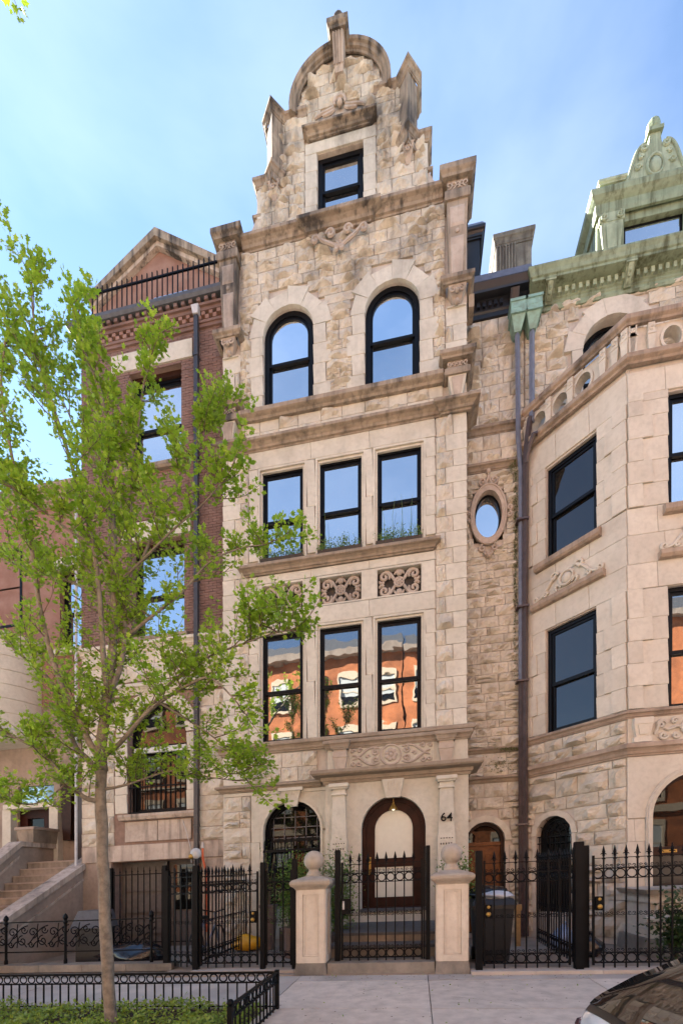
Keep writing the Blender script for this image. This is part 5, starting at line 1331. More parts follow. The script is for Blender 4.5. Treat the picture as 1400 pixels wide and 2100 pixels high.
# low cast-iron scroll fence on its kerb
kb_ = thing('garden_kerb', 'low stone kerb under the scrolled iron fence', 'kerb', (-7.,8.4,0))
for i in range(6): MB().box(-10.1+.93*i+.005,-9.17+.93*i-.005,8.22,8.52,.0,.14).build('kerb_block', 'kerb_stone', kb_)
g = thing('scroll_fence', 'low black cast-iron fence with leafy scroll panels at left', 'fence', (-7,8.38,.14))
for z in (.26,.86): MB().box(-10,-4.78,8.37,8.39,.12+z-.012,.12+z+.012).build('rail', 'black_iron', g)
for x in (-9.6,-8.2,-6.86,-5.9,-5.02):
    m = MB(); m.lathe([(.035,.14),(.035,.2),(.025,.24),(.025,.92),(.045,.96),(.03,1.0),(.05,1.05),(.035,1.10),(0,1.14)],x,8.38,8); m.build('post', 'black_iron', g)
sm_ = MB(); L = [spiral(.12,.40,.12,1.5,-pi/2,1), spiral(.34,.24,.11,1.5,pi/2,1), bez((.0,.16),(.1,.18),(.2,.5),(.46,.55)), bez((.1,.1),(.2,.25),(.3,.3),(.44,.12)), spiral(.38,.46,.08,1.3,0,-1), spiral(.08,.16,.07,1.3,0,-1), bez((.22,.1),(.25,.3),(.2,.4),(.24,.58))]
for L_ in L: sm_.tube([(x,0,z) for x,z in L_], .012, 4)
SM = raw_mesh('scroll_panel', sm_, 'black_iron')
for i in range(10):
    x = -9.55+.46*i; inst('scroll_panel', SM, g, (x,8.38,.38+SL*x), (0,0,0), (1,1,1))
# tree-pit guard
g = thing('tree_guard', 'low black iron guard with ring frieze around the tree bed', 'fence', (-3.8,5.75,0))
BM = raw_mesh('bar', MB().box(-.008,.008,-.008,.008,0,.36), 'black_iron'); R2 = ring_mesh(.05,.010)
def guard(x0,y0,x1,y1):
    L = math.hypot(x1-x0,y1-y0); an = math.atan2(y1-y0,x1-x0); fr = (x0,y0,an); n = round(L/.125)
    for z, h, w in ((.03,.008,.012),(.335,.008,.012),(.46,.012,.018)): MB(fr).box(0,L,-w,w,z-h,z+h).build('rail', 'black_iron', g)
    for i in range(n):
        s = L*(i+.5)/n; X, Y = x0+s*math.cos(an), y0+s*math.sin(an)
        inst('ring', R2, g, (X,Y,.397+SL*X), (0,0,an), (L/n/.125,1,1))
        s = L*i/n; X, Y = x0+s*math.cos(an), y0+s*math.sin(an); inst('bar', BM, g, (X,Y,-.01+SL*X), (0,0,an))
guard(-6.3,5.75,-1.76,5.75); guard(-1.74,4.25,-1.74,5.72); guard(-6.3,4.25,-6.3,5.72)
m = MB(); m.box(-1.765,-1.715,5.725,5.775,0,.49); m.build('post', 'black_iron', g)
m = MB(); m.box(-1.765,-1.715,4.22,4.27,-.02,.46); m.ball(-1.74,4.245,.49,.035,12,7); m.build('post', 'black_iron', g)
# ================================================================== STONE PILLARS
for (cx, lab) in ((-1.75,'square stone pillar with ball finial left of the centre gate'),(.552,'square stone pillar with ball finial right of the centre gate')):
    p = thing('gate_pillar', lab, 'pillar', (cx,7.95,0), 'ball-topped pillars'); y = 7.95; h = .232
    MB().taper(cx-.27,cx+.27,y-.27,y+.27,0,.20,-.005,-.005,.02,.02).build('plinth', 'kerb_stone', p)
    MB().box(cx-h+.001,cx+h-.001,y-h+.001,y+h-.001,.19,1.45).build('shaft', 'pillar_stone', p)
    for an in (0, pi/2, -pi/2):
        fr = (cx+h*math.sin(an), y-h*math.cos(an), an)
        q = MB(fr); q.ring([(-.232,.20),(-.232,1.44),(.232,1.44),(.232,.20)], [(-.135,.31),(-.135,1.34),(.135,1.34),(.135,.31)], -.022, .002); q.ring([(-.128,.317),(-.128,1.333),(.128,1.333),(.128,.317)], [(-.10,.345),(-.10,1.305),(.10,1.305),(.10,.345)], -.012, .002); q.build('panel_moulding', 'pillar_stone', p)
    sq = [(cx-h,y-h),(cx+h,y-h),(cx+h,y+h),(cx-h,y+h)]
    c = MB(); c.sweep([(-.05,1.42),(.02,1.42),(.05,1.46),(.09,1.49),(.11,1.52),(.11,1.56),(.08,1.59),(-.13,1.66),(-.13,1.60)], sq, True); c.box(cx-.12,cx+.12,y-.12,y+.12,1.5,1.665); c.build('cap', 'cap_stone', p)
    c = MB(); c.lathe([(.125,1.66),(.125,1.69),(.10,1.72),(.085,1.75),(.095,1.77),(.06,1.79)],cx,y,20); c.build('neck', 'cap_stone', p, smooth=True)
    MB().ball(cx,y,1.915,.172,24,16).build('ball_finial', 'cap_stone', p, smooth='all')
kb2 = thing('gate_sill', 'worn grey stone sill under the centre gate between pillars', 'kerb', (-.6,7.9,0))
MB().box(-1.475,.275,7.73,8.22,0,.185).build('sill_stone', 'kerb_stone', kb2)
# low kerbs carrying the other fences
for i, (x0, x1, y, lab) in enumerate(((-3.98,-2.03,8.0,'thin stone kerb under the left iron gate'),(.83,6.5,7.7,'thin stone kerb under the right iron gates'))):
    k = thing('fence_kerb', lab, 'kerb', ((x0+x1)/2,y,0)); x = x0
    while x < x1-.02:
        l = min(.95, x1-x); MB().box(x+.003,x+l-.003,y-.14,y+.14,0,.055).build('kerb_block', 'pave_old', k); x += l
# ================================================================== BIN, BAGS AND CLUTTER
b = thing('wheeled_bin', 'black wheeled trash bin with bagged waste on its lid', 'bin', (1.30,8.65,0)); cx, cy = 1.28, 8.62
m = MB(); m.taper(cx-.33,cx+.33,cy-.32,cy+.35,.06,1.0,.07,.10); m.box(cx-.345,cx+.345,cy-.335,cy+.36,.95,1.02); m.build('body', 'bin_black', b)
m = MB(); m.taper(cx-.37,cx+.37,cy-.36,cy+.42,1.02,1.12,0,0,.05,.06); m.build('lid', 'bin_black', b)
for s in (-1,1): m = MB(); m.v = []; m.add(*(lambda n: ([(cx+s*.27+dx,cy+.28+.12*math.cos(2*pi*i/n),.12+.12*math.sin(2*pi*i/n)) for dx in (-.03,.03) for i in range(n)], [tuple(range(n)),tuple(range(2*n-1,n-1,-1))]+[((i+1)%n,i,n+i,n+(i+1)%n) for i in range(n)]))(14)); m.build('wheel', 'rubber', b)
MB().tube([(cx-.25,cy+.45,1.0),(cx-.25,cy+.48,1.05),(cx+.25,cy+.48,1.05),(cx+.25,cy+.45,1.0)], .015, 6).build('handle', 'bin_black', b)
def bag(name, label, mat, x, y, z, sx, sy, sz, seed, cat='bag', group=None, knot=True):
    rr = random.Random(seed); m = MB(); n, k = 22, 12; off = Vector((rr.uniform(0,50),0,0))
    for i in range(k+1):
        ph = pi*i/k
        for j in range(n):
            th = 2*pi*j/n; d = Vector((math.sin(ph)*math.cos(th), math.sin(ph)*math.sin(th), -math.cos(ph)))
            f = 1+.30*noise.noise(d*1.7+off)+.13*noise.noise(d*4.5+off)+.05*math.sin(9*th+3*noise.noise(d*2+off))*math.sin(ph)
            zz = d.z*f; zz = max(zz,-.72)
            m.v.append((x+d.x*f*sx, y+d.y*f*sy, z+(zz+.72)*sz))
    m.f = [(i*n+j,i*n+(j+1)%n,(i+1)*n+(j+1)%n,(i+1)*n+j) for i in range(k) for j in range(n)]
    r = thing(name, label, cat, (x,y,z), group)
    m.build('sack', mat, r, smooth='all')
    if knot: 
        q = MB(); q.tube([(x,y,z+sz*1.55),(x+.02,y,z+sz*1.9),(x+.05,y-.02,z+sz*2.05)],[.03,.02,.045],7); q.build('knot', mat, r)
    return r
bag('trash_bag','flat white trash bag lying on the black bin lid','bag_white',1.36,8.52,1.12,.27,.22,.075,5,knot=False)
bag('trash_bag','black trash bag behind the white one on the bin','bag_black',1.24,8.85,1.12,.36,.24,.13,6,knot=False)
bag('trash_bag','small blue and white trash bag tied up by the fence','bag_blue',2.75,9.6,.02,.22,.22,.26,8)
bag('trash_bag','dark trash bag on the ground behind the right gate post','bag_black',3.0,9.0,.02,.24,.25,.2,9)
bag('trash_bag','yellow plastic bag lying behind the left iron gate','yellow_plastic',-3.82,10.35,.03,.33,.22,.20,12,knot=False)
bag('tarp_heap','shiny black tarp heap behind the scrolled iron fence','bag_black',-5.75,9.0,.02,.72,.32,.24,14,'tarp',knot=False)
w = thing('wood_post', 'short yellow timber post leaning by the downpipes', 'post', (2.05,10.3,0)); MB().box(2.0,2.10,10.2,10.3,.01,.75).build('post_shaft','timber',w); MB().box(1.98,2.12,10.18,10.32,.75,.87).build('post_head','timber',w)
w = thing('folded_box', 'brown cardboard box folded by the brown downpipe', 'box', (1.85,10.8,0)); MB().taper(1.70,2.0,10.7,10.9,.01,.62,0,0,.04,.02).build('carton','court',w); MB().taper(1.72,1.98,10.62,10.7,.5,.72,.0,.0,.06,.03).build('flap','court',w)
# sign box and red pot under the arched window
s_ = thing('paper_sign', 'printed red and white paper notice below the arched window', 'sign', (-2.75,10.0,0)); MB().box(-2.98,-2.52,10.02,10.05,.03,.55).build('board','black_paint',s_); MB().box(-2.88,-2.56,9.995,10.02,.10,.50).build('sheet','paper',s_)
lt = MB()
for i in range(5):
    x = -2.85
    while x < -2.62: l = R.uniform(.02,.06); lt.box(x,x+l,9.990,9.996,.44-.068*i,.47-.068*i); x += l+.014
lt.build('print','red_plastic',s_, kind='stuff')
r_ = thing('red_pot', 'red plastic pot beside the paper notice', 'pot', (-2.25,9.9,0)); MB().lathe([(.13,.02),(.17,.38),(.19,.38),(.19,.42),(.15,.42)],-2.25,9.9,18).build('bowl','red_plastic',r_,smooth=True); MB().lathe([(.0,.36),(.15,.36)],-2.25,9.9,18).build('soil','soil',r_)
# floodlight on the fence
f_ = thing('flood_light', 'white floodlight on top of the left iron fence post', 'light', (-3.95,8.02,1.95)); MB().tube([(-3.95,8.05,1.9),(-3.95,8.03,2.08)],.02,6).build('bracket','black_iron',f_)
m = MB(); m.ball(-3.92,7.98,2.15,.10,14,9,.8); m.build('housing','white_metal',f_,smooth='all'); MB().ball(-3.99,7.94,2.10,.05,10,7).build('lens','brass',f_)
# bicycle leaning on the fence return
bc_ = thing('bicycle', 'dark blue bicycle parked behind the left iron fence', 'bicycle', (-4.35,9.2,0))
wx = -4.25
for yy in (8.65, 9.70):
    w = MB().tube([(wx,yy+.33*math.cos(2*pi*i/24),.35+.33*math.sin(2*pi*i/24)) for i in range(24)],.02,6,True).build('wheel','rubber',bc_)
    sp_ = MB()
    for i in range(8): a = 2*pi*i/8; sp_.tube([(wx,yy,.35),(wx,yy+.32*math.cos(a),.35+.32*math.sin(a))],.004,4)
    sp_.build('spokes','alloy',w, kind='stuff')
m = MB()
for a, b in (((8.65,.35),(9.12,.32)),((9.12,.32),(8.98,.85)),((8.65,.35),(8.98,.80)),((9.0,.80),(9.52,.85)),((9.12,.32),(9.54,.72)),((9.70,.35),(9.50,.98))): m.tube([(wx,a[0],a[1]),(wx,b[0],b[1])],.017,6)
m.build('frame','pipe_blue',bc_)
MB().tube([(wx-.28,9.40,1.05),(wx-.1,9.48,1.0),(wx,9.50,.98),(wx+.1,9.48,1.0),(wx+.28,9.40,1.05)],.014,6).build('handlebar','black_iron',bc_)
m = MB(); m.taper(wx-.07,wx+.07,8.83,9.10,.88,.95,.03,.05); m.build('saddle','rubber',bc_)
gb_ = thing('grey_hood', 'grey covered grill beside the stoop wall behind scroll fence', 'grill', (-6.9,9.3,0)); m = MB(); m.taper(-7.35,-6.55,9.1,9.6,.75,1.12,0,0,.12,.1); m.build('hood','slate',gb_); m = MB(); m.box(-7.25,-6.65,9.15,9.55,.03,.74); m.build('body','bin_black',gb_)
# ================================================================== PLANTS
def leaf_clump(mb, c, s, rr, n, spread, up=.0, shape='oval', flat=.75):
    for _ in range(n):
        p = Vector((rr.gauss(0,spread[0]), rr.gauss(0,spread[1]), rr.gauss(0,spread[2])))+c
        d = Vector((rr.uniform(-1,1),rr.uniform(-1,1),rr.uniform(-.5,.9))).normalized(); sd_ = d.cross(Vector((rr.uniform(-.5,.5),rr.uniform(-.5,.5),1))).normalized()
        q = s*rr.uniform(.6,1.25); nn = d.cross(sd_)
        if shape == 'oval':
            mb.add([tuple(p),tuple(p+d*q*.5+sd_*q*.34+nn*q*.08),tuple(p+d*q),tuple(p+d*q*.5-sd_*q*.34+nn*q*.08)],[(0,1,2),(0,2,3)])
        else:   # lobed maple-like leaf
            pts = [(0,0),(.28,.42),(.42,.20),(.62,.52),(.74,.16),(1.05,0),(.74,-.16),(.62,-.52),(.42,-.20),(.28,-.42)]
            mb.add([tuple(p+d*q*a+sd_*q*b_+nn*q*(-.12*a*a-.25*b_*b_)) for a,b_ in pts],[(0,1,2),(0,2,4),(2,3,4),(0,4,5),(0,5,6),(0,6,8),(6,7,8),(0,8,9)])
def shrub(name, label, x, y, w0, w1, rx, seed, mat='leaf_dark', n=900, s=.055, pot=True, flowers=0, hang=False):
    rr = random.Random(seed); t = thing(name, label, 'plant', (x,y,0)); z0 = SL*x
    st_ = MB(); lv = MB(); fl = MB()
    for i in range(9):
        a = rr.uniform(0,2*pi); tip = Vector((x+rx*.7*math.cos(a)*rr.uniform(.3,1), y+rx*.6*math.sin(a)*rr.uniform(.3,1), z0+rr.uniform(w0+(w1-w0)*.5,w1)))
        b0 = Vector((x+rr.uniform(-.05,.05),y+rr.uniform(-.05,.05),z0+max(.0,w0-.3)))
        st_.tube([tuple(b0),tuple((b0+tip)/2+Vector((rr.uniform(-.05,.05),0,.03))),tuple(tip)],[.012,.008,.004],5)
        for k in range(3): leaf_clump(lv, b0.lerp(tip, .45+.27*k), s, rr, n//27, (rx*.30,rx*.26,(w1-w0)*.16))
        if flowers: leaf_clump(fl, tip, .03, rr, flowers, (rx*.3,rx*.3,.12))
    if pot:
        p = MB(); p.lathe([(.14,.02),(.20,max(.25,w0-.12)),(.22,max(.25,w0-.12)),(.22,max(.3,w0-.06)),(.18,max(.3,w0-.06))],x,y,16); p.build('pot','terracotta',t,smooth=True)
    st_.build('stems','twig',t,slope=False,kind='stuff'); lv.build('foliage',mat,t,slope=False,kind='stuff')
    if flowers: fl.build('flowers','petal',t,slope=False,kind='stuff')
    return t
shrub('potted_shrub','leafy potted shrub with white flowers left of the left pillar',-2.50,9.3,.70,1.85,.58,21,n=5200,flowers=3)
shrub('potted_shrub','green potted shrub between the left pillar and the door',-1.62,9.3,.55,1.85,.46,22,'leaf_dark',4600)
shrub('potted_shrub','small potted plant behind the right pillar ball',.70,8.9,.95,1.80,.38,23,'leaf_dark',2400,flowers=1)
shrub('dark_shrub','dark spiky shrub with white blooms behind the right fence',4.15,8.45,.15,1.0,.42,24,'leaf_deep',1300,.09,False,3)
shrub('creeper','thin creeper climbing the bars of the arched window',-3.35,10.42,1.1,2.3,.22,25,'leaf_dark',300,.045)
def win_box(a, b, lab, seed, tall=0):
    rr = random.Random(seed); t = thing('window_box', lab, 'planter', ((a+b)/2,F-.03,9.03), 'window boxes on the sill'); 
    m = MB(FR); m.taper(a+.02,b-.02,-.13,.10,9.03,9.15,.02,.03); m.build('trough','black_paint',t)
    lv = MB()
    for i in range(60):
        x = rr.uniform(a+.02,b-.06); h = rr.uniform(.06,.30)*(1-.4*abs((x-(a+b)/2)/(b-a)))
        leaf_clump(lv, Vector((x,F-.03+rr.uniform(-.09,.07),9.15+SL*x+h*.6)), .04, rr, 12, (.04,.03,h*.35))
    lv.build('foliage','leaf_box',t,slope=False,kind='stuff')
    st_ = MB()
    for i in range(14+tall*6):
        x = rr.uniform(a+.1,b-.1); h = rr.uniform(.2,.42) if i > tall else rr.uniform(.7,1.1)
        st_.tube([(x,F-.04,9.14+SL*x),(x+rr.uniform(-.03,.03),F-.05,9.14+h*.6+SL*x),(x+rr.uniform(-.05,.05),F-.05,9.14+h+SL*x)],[.005,.004,.002],4)
    st_.build('stems','leaf_box',t,slope=False,kind='stuff')
for i, ((a,b), lab) in enumerate(zip(W1, ('black window box with low herbs on the left upper sill','black window box with bushy herbs on the middle upper sill','black window box with tall dry stalks on the right upper sill'))): win_box(a, b, lab, 31+i, 3 if i == 2 else 0)
# ground cover in the tree bed
bed = sheet('tree_bed','soil',-6.28,-1.78,4.06,5.74,-.005,.05)
rr = random.Random(5); gcv = MB()
for i in range(2600):
    x, y = rr.uniform(-6.2,-1.85), rr.uniform(4.1,5.68)
    h = .05+.10*max(0,noise.noise(Vector((x*1.5,y*1.5,0)))+.35)
    leaf_clump(gcv, Vector((x,y,SL*x+h)), .05, rr, 4, (.03,.03,.025))
o = gcv.build('ground_cover','cover',None,slope=False); o['kind'] = 'stuff'; tag(o,'low bright green ground cover in the tree bed','ground cover')
fl_ = MB(); rr = random.Random(9)
for _ in range(60):
    x, y = rr.uniform(-1.6,3.2), rr.choice((rr.uniform(5.2,7.6), 7.62-abs(rr.gauss(0,.1)))); leaf_clump(fl_, Vector((x,y,SL*x+.006)), .035, rr, 1, (.01,.01,.0))
fl_.build('fallen_leaves','cover',pav,slope=False,kind='stuff')
# ================================================================== STREET TREE
LIMBS = {
 'leader': ([(-3.59,4.95,2.81),(-3.61,4.96,3.04),(-3.57,4.97,3.38),(-3.53,4.98,3.72),(-3.47,4.99,4.23),(-3.45,5.0,5.08),(-3.48,5.0,5.99),(-3.53,5.01,6.69),(-3.58,5.02,7.33),(-3.7,5.03,7.87),(-3.9,5.04,8.38),(-3.98,5.05,8.84)], .070),
 'l2': ([(-3.58,4.95,2.48),(-3.7,4.87,2.47),(-3.88,4.78,2.62),(-4.15,4.7,2.97),(-4.35,4.62,3.09),(-4.76,4.53,3.3),(-5.11,4.45,3.51)], .034),
 'l3': ([(-3.6,4.95,2.76),(-3.86,5.04,2.98),(-4.09,5.12,3.16),(-4.28,5.21,3.52),(-4.57,5.29,4.02),(-5.0,5.38,4.4),(-5.44,5.46,4.79),(-5.99,5.55,5.54)], .040),
 'l4': ([(-3.6,4.95,2.93),(-3.74,4.92,3.15),(-3.81,4.88,3.37),(-4.06,4.85,3.82),(-4.29,4.82,4.66),(-4.38,4.78,5.49),(-4.54,4.75,6.32),(-4.65,4.72,7.02),(-4.7,4.68,7.66),(-4.6,4.65,8.24)], .042),
 'r1': ([(-3.56,4.95,2.98),(-3.27,4.85,3.08),(-2.91,4.75,3.31),(-2.6,4.65,3.44),(-2.14,4.55,3.58),(-1.84,4.45,3.57),(-1.5,4.35,3.27)], .030),
 'r2': ([(-3.58,4.95,2.59),(-3.37,5.05,2.65),(-3.15,5.15,2.74),(-2.81,5.25,2.85),(-2.45,5.35,2.8),(-2.06,5.45,2.75)], .018),
 'r3': ([(-3.51,4.95,3.65),(-3.37,5.0,4.0),(-3.35,5.05,4.42),(-3.35,5.1,5.02),(-3.34,5.15,5.74),(-3.36,5.2,6.54),(-3.31,5.25,7.34),(-3.25,5.3,8.09),(-3.16,5.35,8.6)], .034),
 'r4': ([(-3.51,4.95,3.71),(-3.53,4.9,4.14),(-3.54,4.85,4.89),(-3.59,4.8,5.52),(-3.74,4.75,6.21),(-3.94,4.7,7.0),(-4.11,4.65,7.58),(-4.17,4.6,8.12),(-4.18,4.55,8.65)], .034),
 'r5': ([(-3.35,5.05,4.42),(-2.95,5.01,4.65),(-2.56,5.07,4.98),(-2.23,5.13,5.38),(-1.85,5.19,5.57),(-1.55,5.25,5.63)], .020),
 'r6': ([(-2.91,4.75,3.31),(-2.49,4.71,3.71),(-2.03,4.67,3.97),(-1.6,4.63,4.12),(-1.23,4.59,4.19),(-.99,4.55,4.2)], .018),
 'r7': ([(-3.35,5.1,5.02),(-3.1,5.17,5.73),(-2.86,5.24,6.39),(-2.62,5.31,6.94),(-2.4,5.38,7.38),(-2.28,5.45,7.61)], .018),
 'l5': ([(-3.59,4.8,5.52),(-3.73,4.6,5.55),(-3.96,4.45,5.72),(-4.11,4.3,5.82),(-4.36,4.15,6.03)], .014),
 'r8': ([(-3.45,5.0,5.08),(-2.96,4.83,5.25),(-2.48,4.7,5.47),(-2.04,4.58,5.63),(-1.73,4.45,5.73)], .016),
 'l6': ([(-3.54,4.85,4.89),(-4.04,5.05,5.23),(-4.6,5.25,5.59),(-5.28,5.45,5.92),(-6.09,5.65,6.42)], .018),
 'l7': ([(-3.48,5.0,5.99),(-3.75,5.1,6.8),(-4.2,5.25,7.6),(-4.5,5.4,8.2)], .018),
 'r9': ([(-2.6,4.65,3.44),(-2.33,4.73,3.29),(-2.09,4.8,3.15),(-1.84,4.88,2.95),(-1.65,4.95,2.65)], .012),
 'l8': ([(-3.96,4.8,2.63),(-4.17,4.75,2.46),(-4.37,4.7,2.4),(-4.51,4.65,2.45)], .009),
}
for nm_, (pts_, r_) in list(LIMBS.items()):            # the crown stays within the bed's width
    LIMBS[nm_] = ([(-3.55+(x+3.55)*(.90 if x > -3.55 else .95), y, (4+(z-4)*.87 if z > 4 else z)-(.13*min(1,k/3) if nm_ == 'r6' else 0)) for k, (x,y,z) in enumerate(pts_)], r_)
def smooth_path(P, k=3):
    P = [Vector(p) for p in P]; o = []
    for i in range(len(P)-1):
        a = P[max(i-1,0)]; b = P[i]; c = P[i+1]; d = P[min(i+2,len(P)-1)]
        for j in range(k):
            u = j/k; o.append(.5*((2*b)+(-a+c)*u+(2*a-5*b+4*c-d)*u*u+(-a+3*b-3*c+d)*u**3))
    o.append(P[-1]); return o
def leaf(mb, p, d, q, rr):
    sd_ = d.cross(Vector((rr.uniform(-.6,.6),rr.uniform(-.6,.6),1)))
    if sd_.length < 1e-3: sd_ = Vector((1,0,0))
    sd_.normalize(); nn = d.cross(sd_)
    pts = ((0,0),(.30,.44),(.44,.20),(.66,.50),(.76,.15),(1.08,0),(.76,-.15),(.66,-.50),(.44,-.20),(.30,-.44))
    mb.add([tuple(p+d*q*a+sd_*q*b_+nn*q*(-.14*a*a-.22*b_*b_)) for a,b_ in pts], [(0,1,2),(0,2,4),(2,3,4),(0,4,5),(0,5,6),(0,6,8),(6,7,8),(0,8,9)])
def twig(tw, lv, p, d, L, r, rr, depth, dens, ls):
    n = 5; P = [p.copy()]; dd = d.copy()
    for i in range(n):
        dd = (dd+Vector((rr.uniform(-.22,.22),rr.uniform(-.22,.22),rr.uniform(-.06,.22)))).normalized(); P.append(P[-1]+dd*L/n)
    tw.tube([tuple(q) for q in P], [r*(1-.75*i/n) for i in range(n+1)], 4 if depth else 3)
    for i in range(1, n+1):
        for _ in range(dens if i > 1 else dens//2):
            a = Vector((rr.gauss(0,1),rr.gauss(0,1),rr.gauss(.1,.7))).normalized()
            leaf(lv, P[i].lerp(P[i-1], rr.random())+a*rr.uniform(.01,.07), (a+dd*.4+Vector((0,0,-.15))).normalized(), ls*rr.uniform(.55,1.25), rr)
        if depth > 0 and rr.random() < .75:
            s = Vector((rr.gauss(0,1),rr.gauss(0,1),rr.uniform(-.1,.9))).normalized()
            twig(tw, lv, P[i], (dd*.6+s*.8).normalized(), L*rr.uniform(.45,.7), r*.55, rr, depth-1, dens, ls)
rr = random.Random(11)
T = thing('street_tree', 'young green maple street tree in the fenced bed at left', 'tree', (-3.49,4.95,0))
tk = [(-3.455,4.95,-.22),(-3.47,4.95,.0),(-3.49,4.95,.18),(-3.54,4.95,1.02),(-3.57,4.95,1.8),(-3.6,4.95,2.48),(-3.59,4.95,2.81),(-3.60,4.96,3.04)]
tb = MB(); P = smooth_path(tk, 9); rs = [.100,.085,.076,.072,.070]+[.068-.010*i/(len(P)-6) for i in range(len(P)-5)]
tb.tube([tuple(p) for p in P], rs, 14)
tb.v = [(x+.012*noise.noise(Vector((x*14,y*14,z*4))), y+.012*noise.noise(Vector((x*14+7,y*14,z*4))), z) for x,y,z in tb.v]
tb.build('trunk', 'bark', T, slope=False, smooth='all')
tw = MB(); lv = MB()
for nm, (pts, r0) in LIMBS.items():
    P = smooth_path(pts, 3); n = len(P)
    lb = MB(); lb.tube([tuple(p) for p in P], [r0*(1-.82*(i/(n-1))**.8)+.002 for i in range(n)], 8); lb.build('limb', 'bark', T, slope=False, smooth='all')
    i0 = 3 if nm != 'leader' else 4
    for i in range(i0, n):
        f = i/(n-1); T_ = (P[min(i+1,n-1)]-P[i-1]).normalized()
        k = 1 if rr.random() < .75 else 2
        for _ in range(k):
            s = Vector((rr.gauss(0,1),rr.gauss(0,.8),rr.uniform(-.15,.8))).normalized()
            twig(tw, lv, P[i], (T_*.55+s*.9).normalized(), rr.uniform(.28,.62)*(1.05-.35*f), .008, rr, 1, 5, .050)
    twig(tw, lv, P[-1], (P[-1]-P[-3]).normalized(), .45, .006, rr, 1, 5, .058)
tw.build('twigs', 'twig', T, slope=False, kind='stuff')
lv.build('crown', 'leaf', T, slope=False, kind='stuff')
NLEAF = len(lv.f)
# neighbouring tree, only its lowest branch tip reaches into the frame
T2 = thing('overhanging_tree', 'neighbouring tree with one leafy branch tip at the top left corner', 'tree', (-7.6,2.2,0))
tb = MB(); tb.tube([(-7.6,2.2,-.4),(-7.6,2.2,2),(-7.5,2.25,4.5),(-7.4,2.3,6.5),(-7.3,2.3,9.5)], [.16,.14,.13,.10,.03], 10); tb.build('trunk','bark',T2,slope=False,smooth='all')
lb = MB(); P = smooth_path([(-7.4,2.3,6.0),(-6.4,2.7,7.6),(-5.0,3.1,9.0),(-4.0,3.4,9.55),(-3.42,3.5,9.15)],3); lb.tube([tuple(p) for p in P],[.05*(1-.85*i/(len(P)-1)) for i in range(len(P))],7); lb.build('limb','bark',T2,slope=False)
tw = MB(); lv = MB()
for i in range(4, len(P)-2):
    for _ in range(2): twig(tw, lv, P[i], Vector((rr.uniform(-1,.2),rr.uniform(-1,1),rr.uniform(.2,.9))).normalized(), .5, .008, rr, 1, 4, .08)
for z in (7.5,8.5,9.4):
    for _ in range(6): twig(tw, lv, Vector((-7.35,2.3,z)), Vector((rr.uniform(-1,1),rr.uniform(-1,1),.4)).normalized(), 1.0, .012, rr, 1, 5, .09)
twig(tw, lv, P[-1], Vector((.3,.1,-.8)).normalized(), .18, .004, rr, 0, 4, .06)
tw.build('twigs','twig',T2,slope=False,kind='stuff'); lv.build('crown','leaf',T2,slope=False,kind='stuff')
# ================================================================== PARKED CAR
CX, CY, CZ = .82, 1.98, -.14+SL*1.5
car = thing('parked_car', 'white hatchback with large dark sloping rear window at bottom right', 'car', (CX+2.1, CY, -.14))
def lerp_tab(tab, x):
    for (a,b),(c,d) in zip(tab, tab[1:]):
        if a <= x <= c: u = (x-a)/(c-a); u = u*u*(3-2*u) if len(tab) < 5 else u; return b+(d-b)*u
    return tab[-1][1] if x > tab[-1][0] else tab[0][1]
TOP = [(0,.96),(.06,1.04),(.14,1.10),(.30,1.19),(.55,1.32),(.80,1.42),(1.1,1.48),(1.5,1.49),(2.1,1.485),(2.5,1.44),(2.9,1.27),(3.25,1.09),(3.5,1.02),(4.0,.93),(4.2,.82),(4.28,.70)]
WID = [(0,.66),(.03,.74),(.10,.80),(.30,.85),(.9,.88),(3.3,.88),(3.9,.83),(4.15,.74),(4.28,.60)]
BELT = [(0,.86),(.3,.95),(1.,.97),(2.9,.94),(3.4,.93),(4.0,.85),(4.28,.62)]
def sect(x):
    w, tp, be = lerp_tab(WID,x), lerp_tab(TOP,x), lerp_tab(BELT,x); be = min(be, tp-.03)
    g = max(0, min(1, (tp-be-.05)/.40)); gw = w*(.97-.20*g)
    return [(w*.80,.20),(w*.97,.26),(w*1.0,.45),(w*1.01,.66),(w*.985,be-.04),(w*.965,be),((w*.965+gw)/2,(be+tp)/2-.01),(gw,tp-.055),(gw*.93,tp-.022),(gw*.62,tp),(gw*.3,tp+.012),(0,tp+.016)]
XS = [0,.03,.06,.10,.14,.22,.30,.42,.55,.68,.80,.95,1.1,1.3,1.5,1.8,2.1,2.3,2.5,2.7,2.9,3.1,3.25,3.5,3.75,4.0,4.12,4.2,4.28]
def cw(x,y,z): return (CX+x, CY+y, CZ+z)
bd = MB(); NS = 12
for x in XS:
    s = sect(x); row = [(-y,z) for y,z in s]+[(y,z) for y,z in s[::-1][1:]]
    bd.v += [cw(x,y,z) for y,z in row]
W_ = 2*NS-1
bd.f = [(i*W_+j,(i+1)*W_+j,(i+1)*W_+j+1,i*W_+j+1) for i in range(len(XS)-1) for j in range(W_-1)]+[tuple(range(W_)), tuple((len(XS)-1)*W_+j for j in range(W_-1,-1,-1))]
bd.build('body','car_white',car,slope=False,smooth=True)
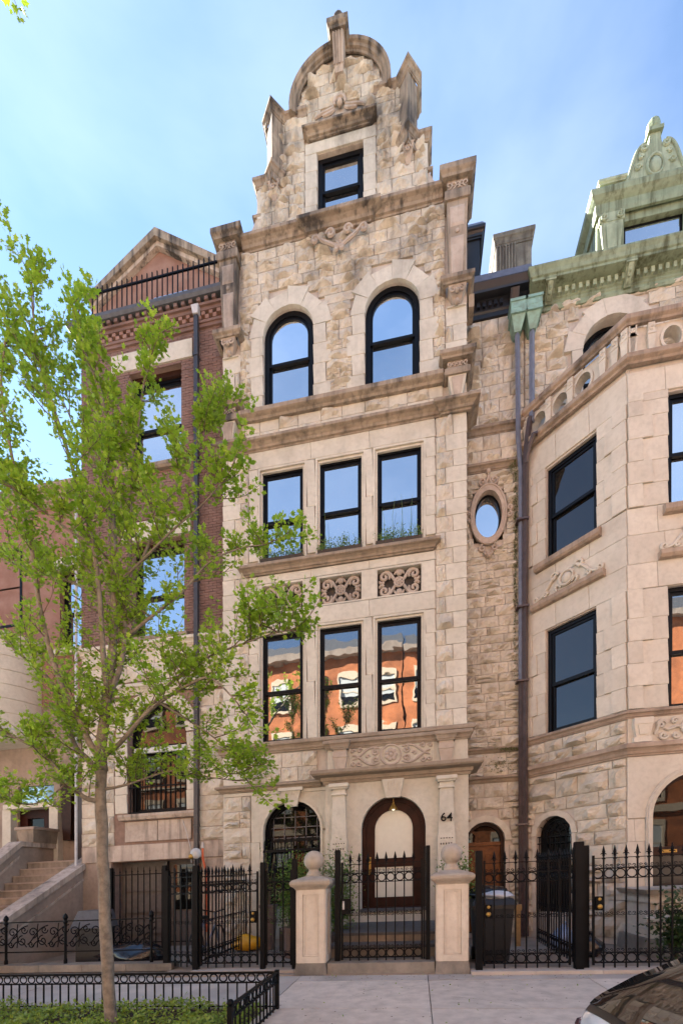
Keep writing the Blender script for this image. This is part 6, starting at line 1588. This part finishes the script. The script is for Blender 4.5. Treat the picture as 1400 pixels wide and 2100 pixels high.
def patch(xs, js, off, name, mat):
    m = MB(); pts = []
    for x in xs:
        s = sect(x); row = [(-y,z) for y,z in s]+[(y,z) for y,z in s[::-1][1:]]
        pts.append([row[j] if isinstance(j,int) else tuple(row[int(j)][k]*(1-(j-int(j)))+row[int(j)+1][k]*(j-int(j)) for k in (0,1)) for j in js])
    for x, r in zip(xs, pts):
        for y, z in r:
            n = Vector((0,y*.6,z-.6)).normalized()
            if x < .9: n = (n+Vector((-.5,0,.3))).normalized()
            m.v.append(cw(x+n.x*off, y+n.y*off, z+n.z*off))
    k = len(js); m.f = [(i*k+j,(i+1)*k+j,(i+1)*k+j+1,i*k+j+1) for i in range(len(xs)-1) for j in range(k-1)]
    return m.build(name, mat, car, slope=False, smooth='all')
TOPJ = [7.3,8,9,10,11,12,13,14,14.7]
patch([.045,.06,.10,.14,.22,.30,.42,.55,.68,.80,.90], [6.9,8,9,10,11,12,13,14,15.1], .005, 'rear_window_surround', 'car_trim')
patch([.07,.10,.14,.22,.30,.42,.55,.68,.80,.86], [7.2,8,9,10,11,12,13,14,14.8], .011, 'rear_window', 'car_glass')
patch([2.56,2.7,2.9,3.05,3.16], [7.6,8,9,10,11,12,13,14,14.4], .008, 'windscreen', 'car_glass')
for js, in (([5.15,6,6.8],),([15.2,16,16.85],)):
    patch([.62,.80,.95,1.1,1.3,1.5], js, .006, 'side_window', 'car_glass'); patch([1.58,1.8,2.1,2.3,2.5,2.68], js, .006, 'side_window', 'car_glass')
patch([.90,1.0,1.1,1.3,1.5,1.8,2.1,2.3,2.46], [9.2,10,11,12,12.8], .006, 'roof_panel', 'car_glass')
for s in (-1,1):
    m = MB()
    for x, y in ((-.012,.52),(-.010,.66),(.03,.755),(.10,.815),(.20,.845)): m.v += [cw(x,s*y,.74),cw(x,s*y*.985,.93)]
    m.f = [(2*i,2*i+2,2*i+3,2*i+1) for i in range(4)]; m.build('tail_light','tail_red',car,slope=False,smooth='all')
    m = MB(); m.tube([cw(4.14,s*.5,.66),cw(4.1,s*.70,.70),cw(4.0,s*.80,.73)],[.05,.06,.03],8); m.build('headlight','frosted',car,slope=False)
    for x in (.72, 3.42):
        y = s*.80; n = 20
        wv = MB(); pr = [(.20,-.09),(.29,-.10),(.315,-.07),(.315,.07),(.29,.10),(.20,.09)]
        for r_, o_ in pr: wv.v += [cw(x+r_*math.cos(2*pi*i/n), y+o_, .315+r_*math.sin(2*pi*i/n)) for i in range(n)]
        wv.f = [(a*n+i,a*n+(i+1)%n,((a+1)%6)*n+(i+1)%n,((a+1)%6)*n+i) for a in range(6) for i in range(n)]
        wo = wv.build('wheel','rubber',car,slope=False,smooth=True)
        rm = MB()
        for i in range(5): a = 2*pi*i/5; rm.tube([cw(x,y+s*.08,.315),cw(x+.2*math.cos(a),y+s*.085,.315+.2*math.sin(a))],[.03,.022],6)
        rm.tube([cw(x+.2*math.cos(2*pi*i/18),y+s*.08,.315+.2*math.sin(2*pi*i/18)) for i in range(18)],.018,6,True); rm.build('rim','alloy',wo,slope=False)
m = MB(); b0 = cw(-.03,-.70,.42); m.box(CX-.035,CX+.2,CY-.70,CY+.70,CZ+.30,CZ+.52); m.build('rear_bumper','car_trim',car,slope=False)
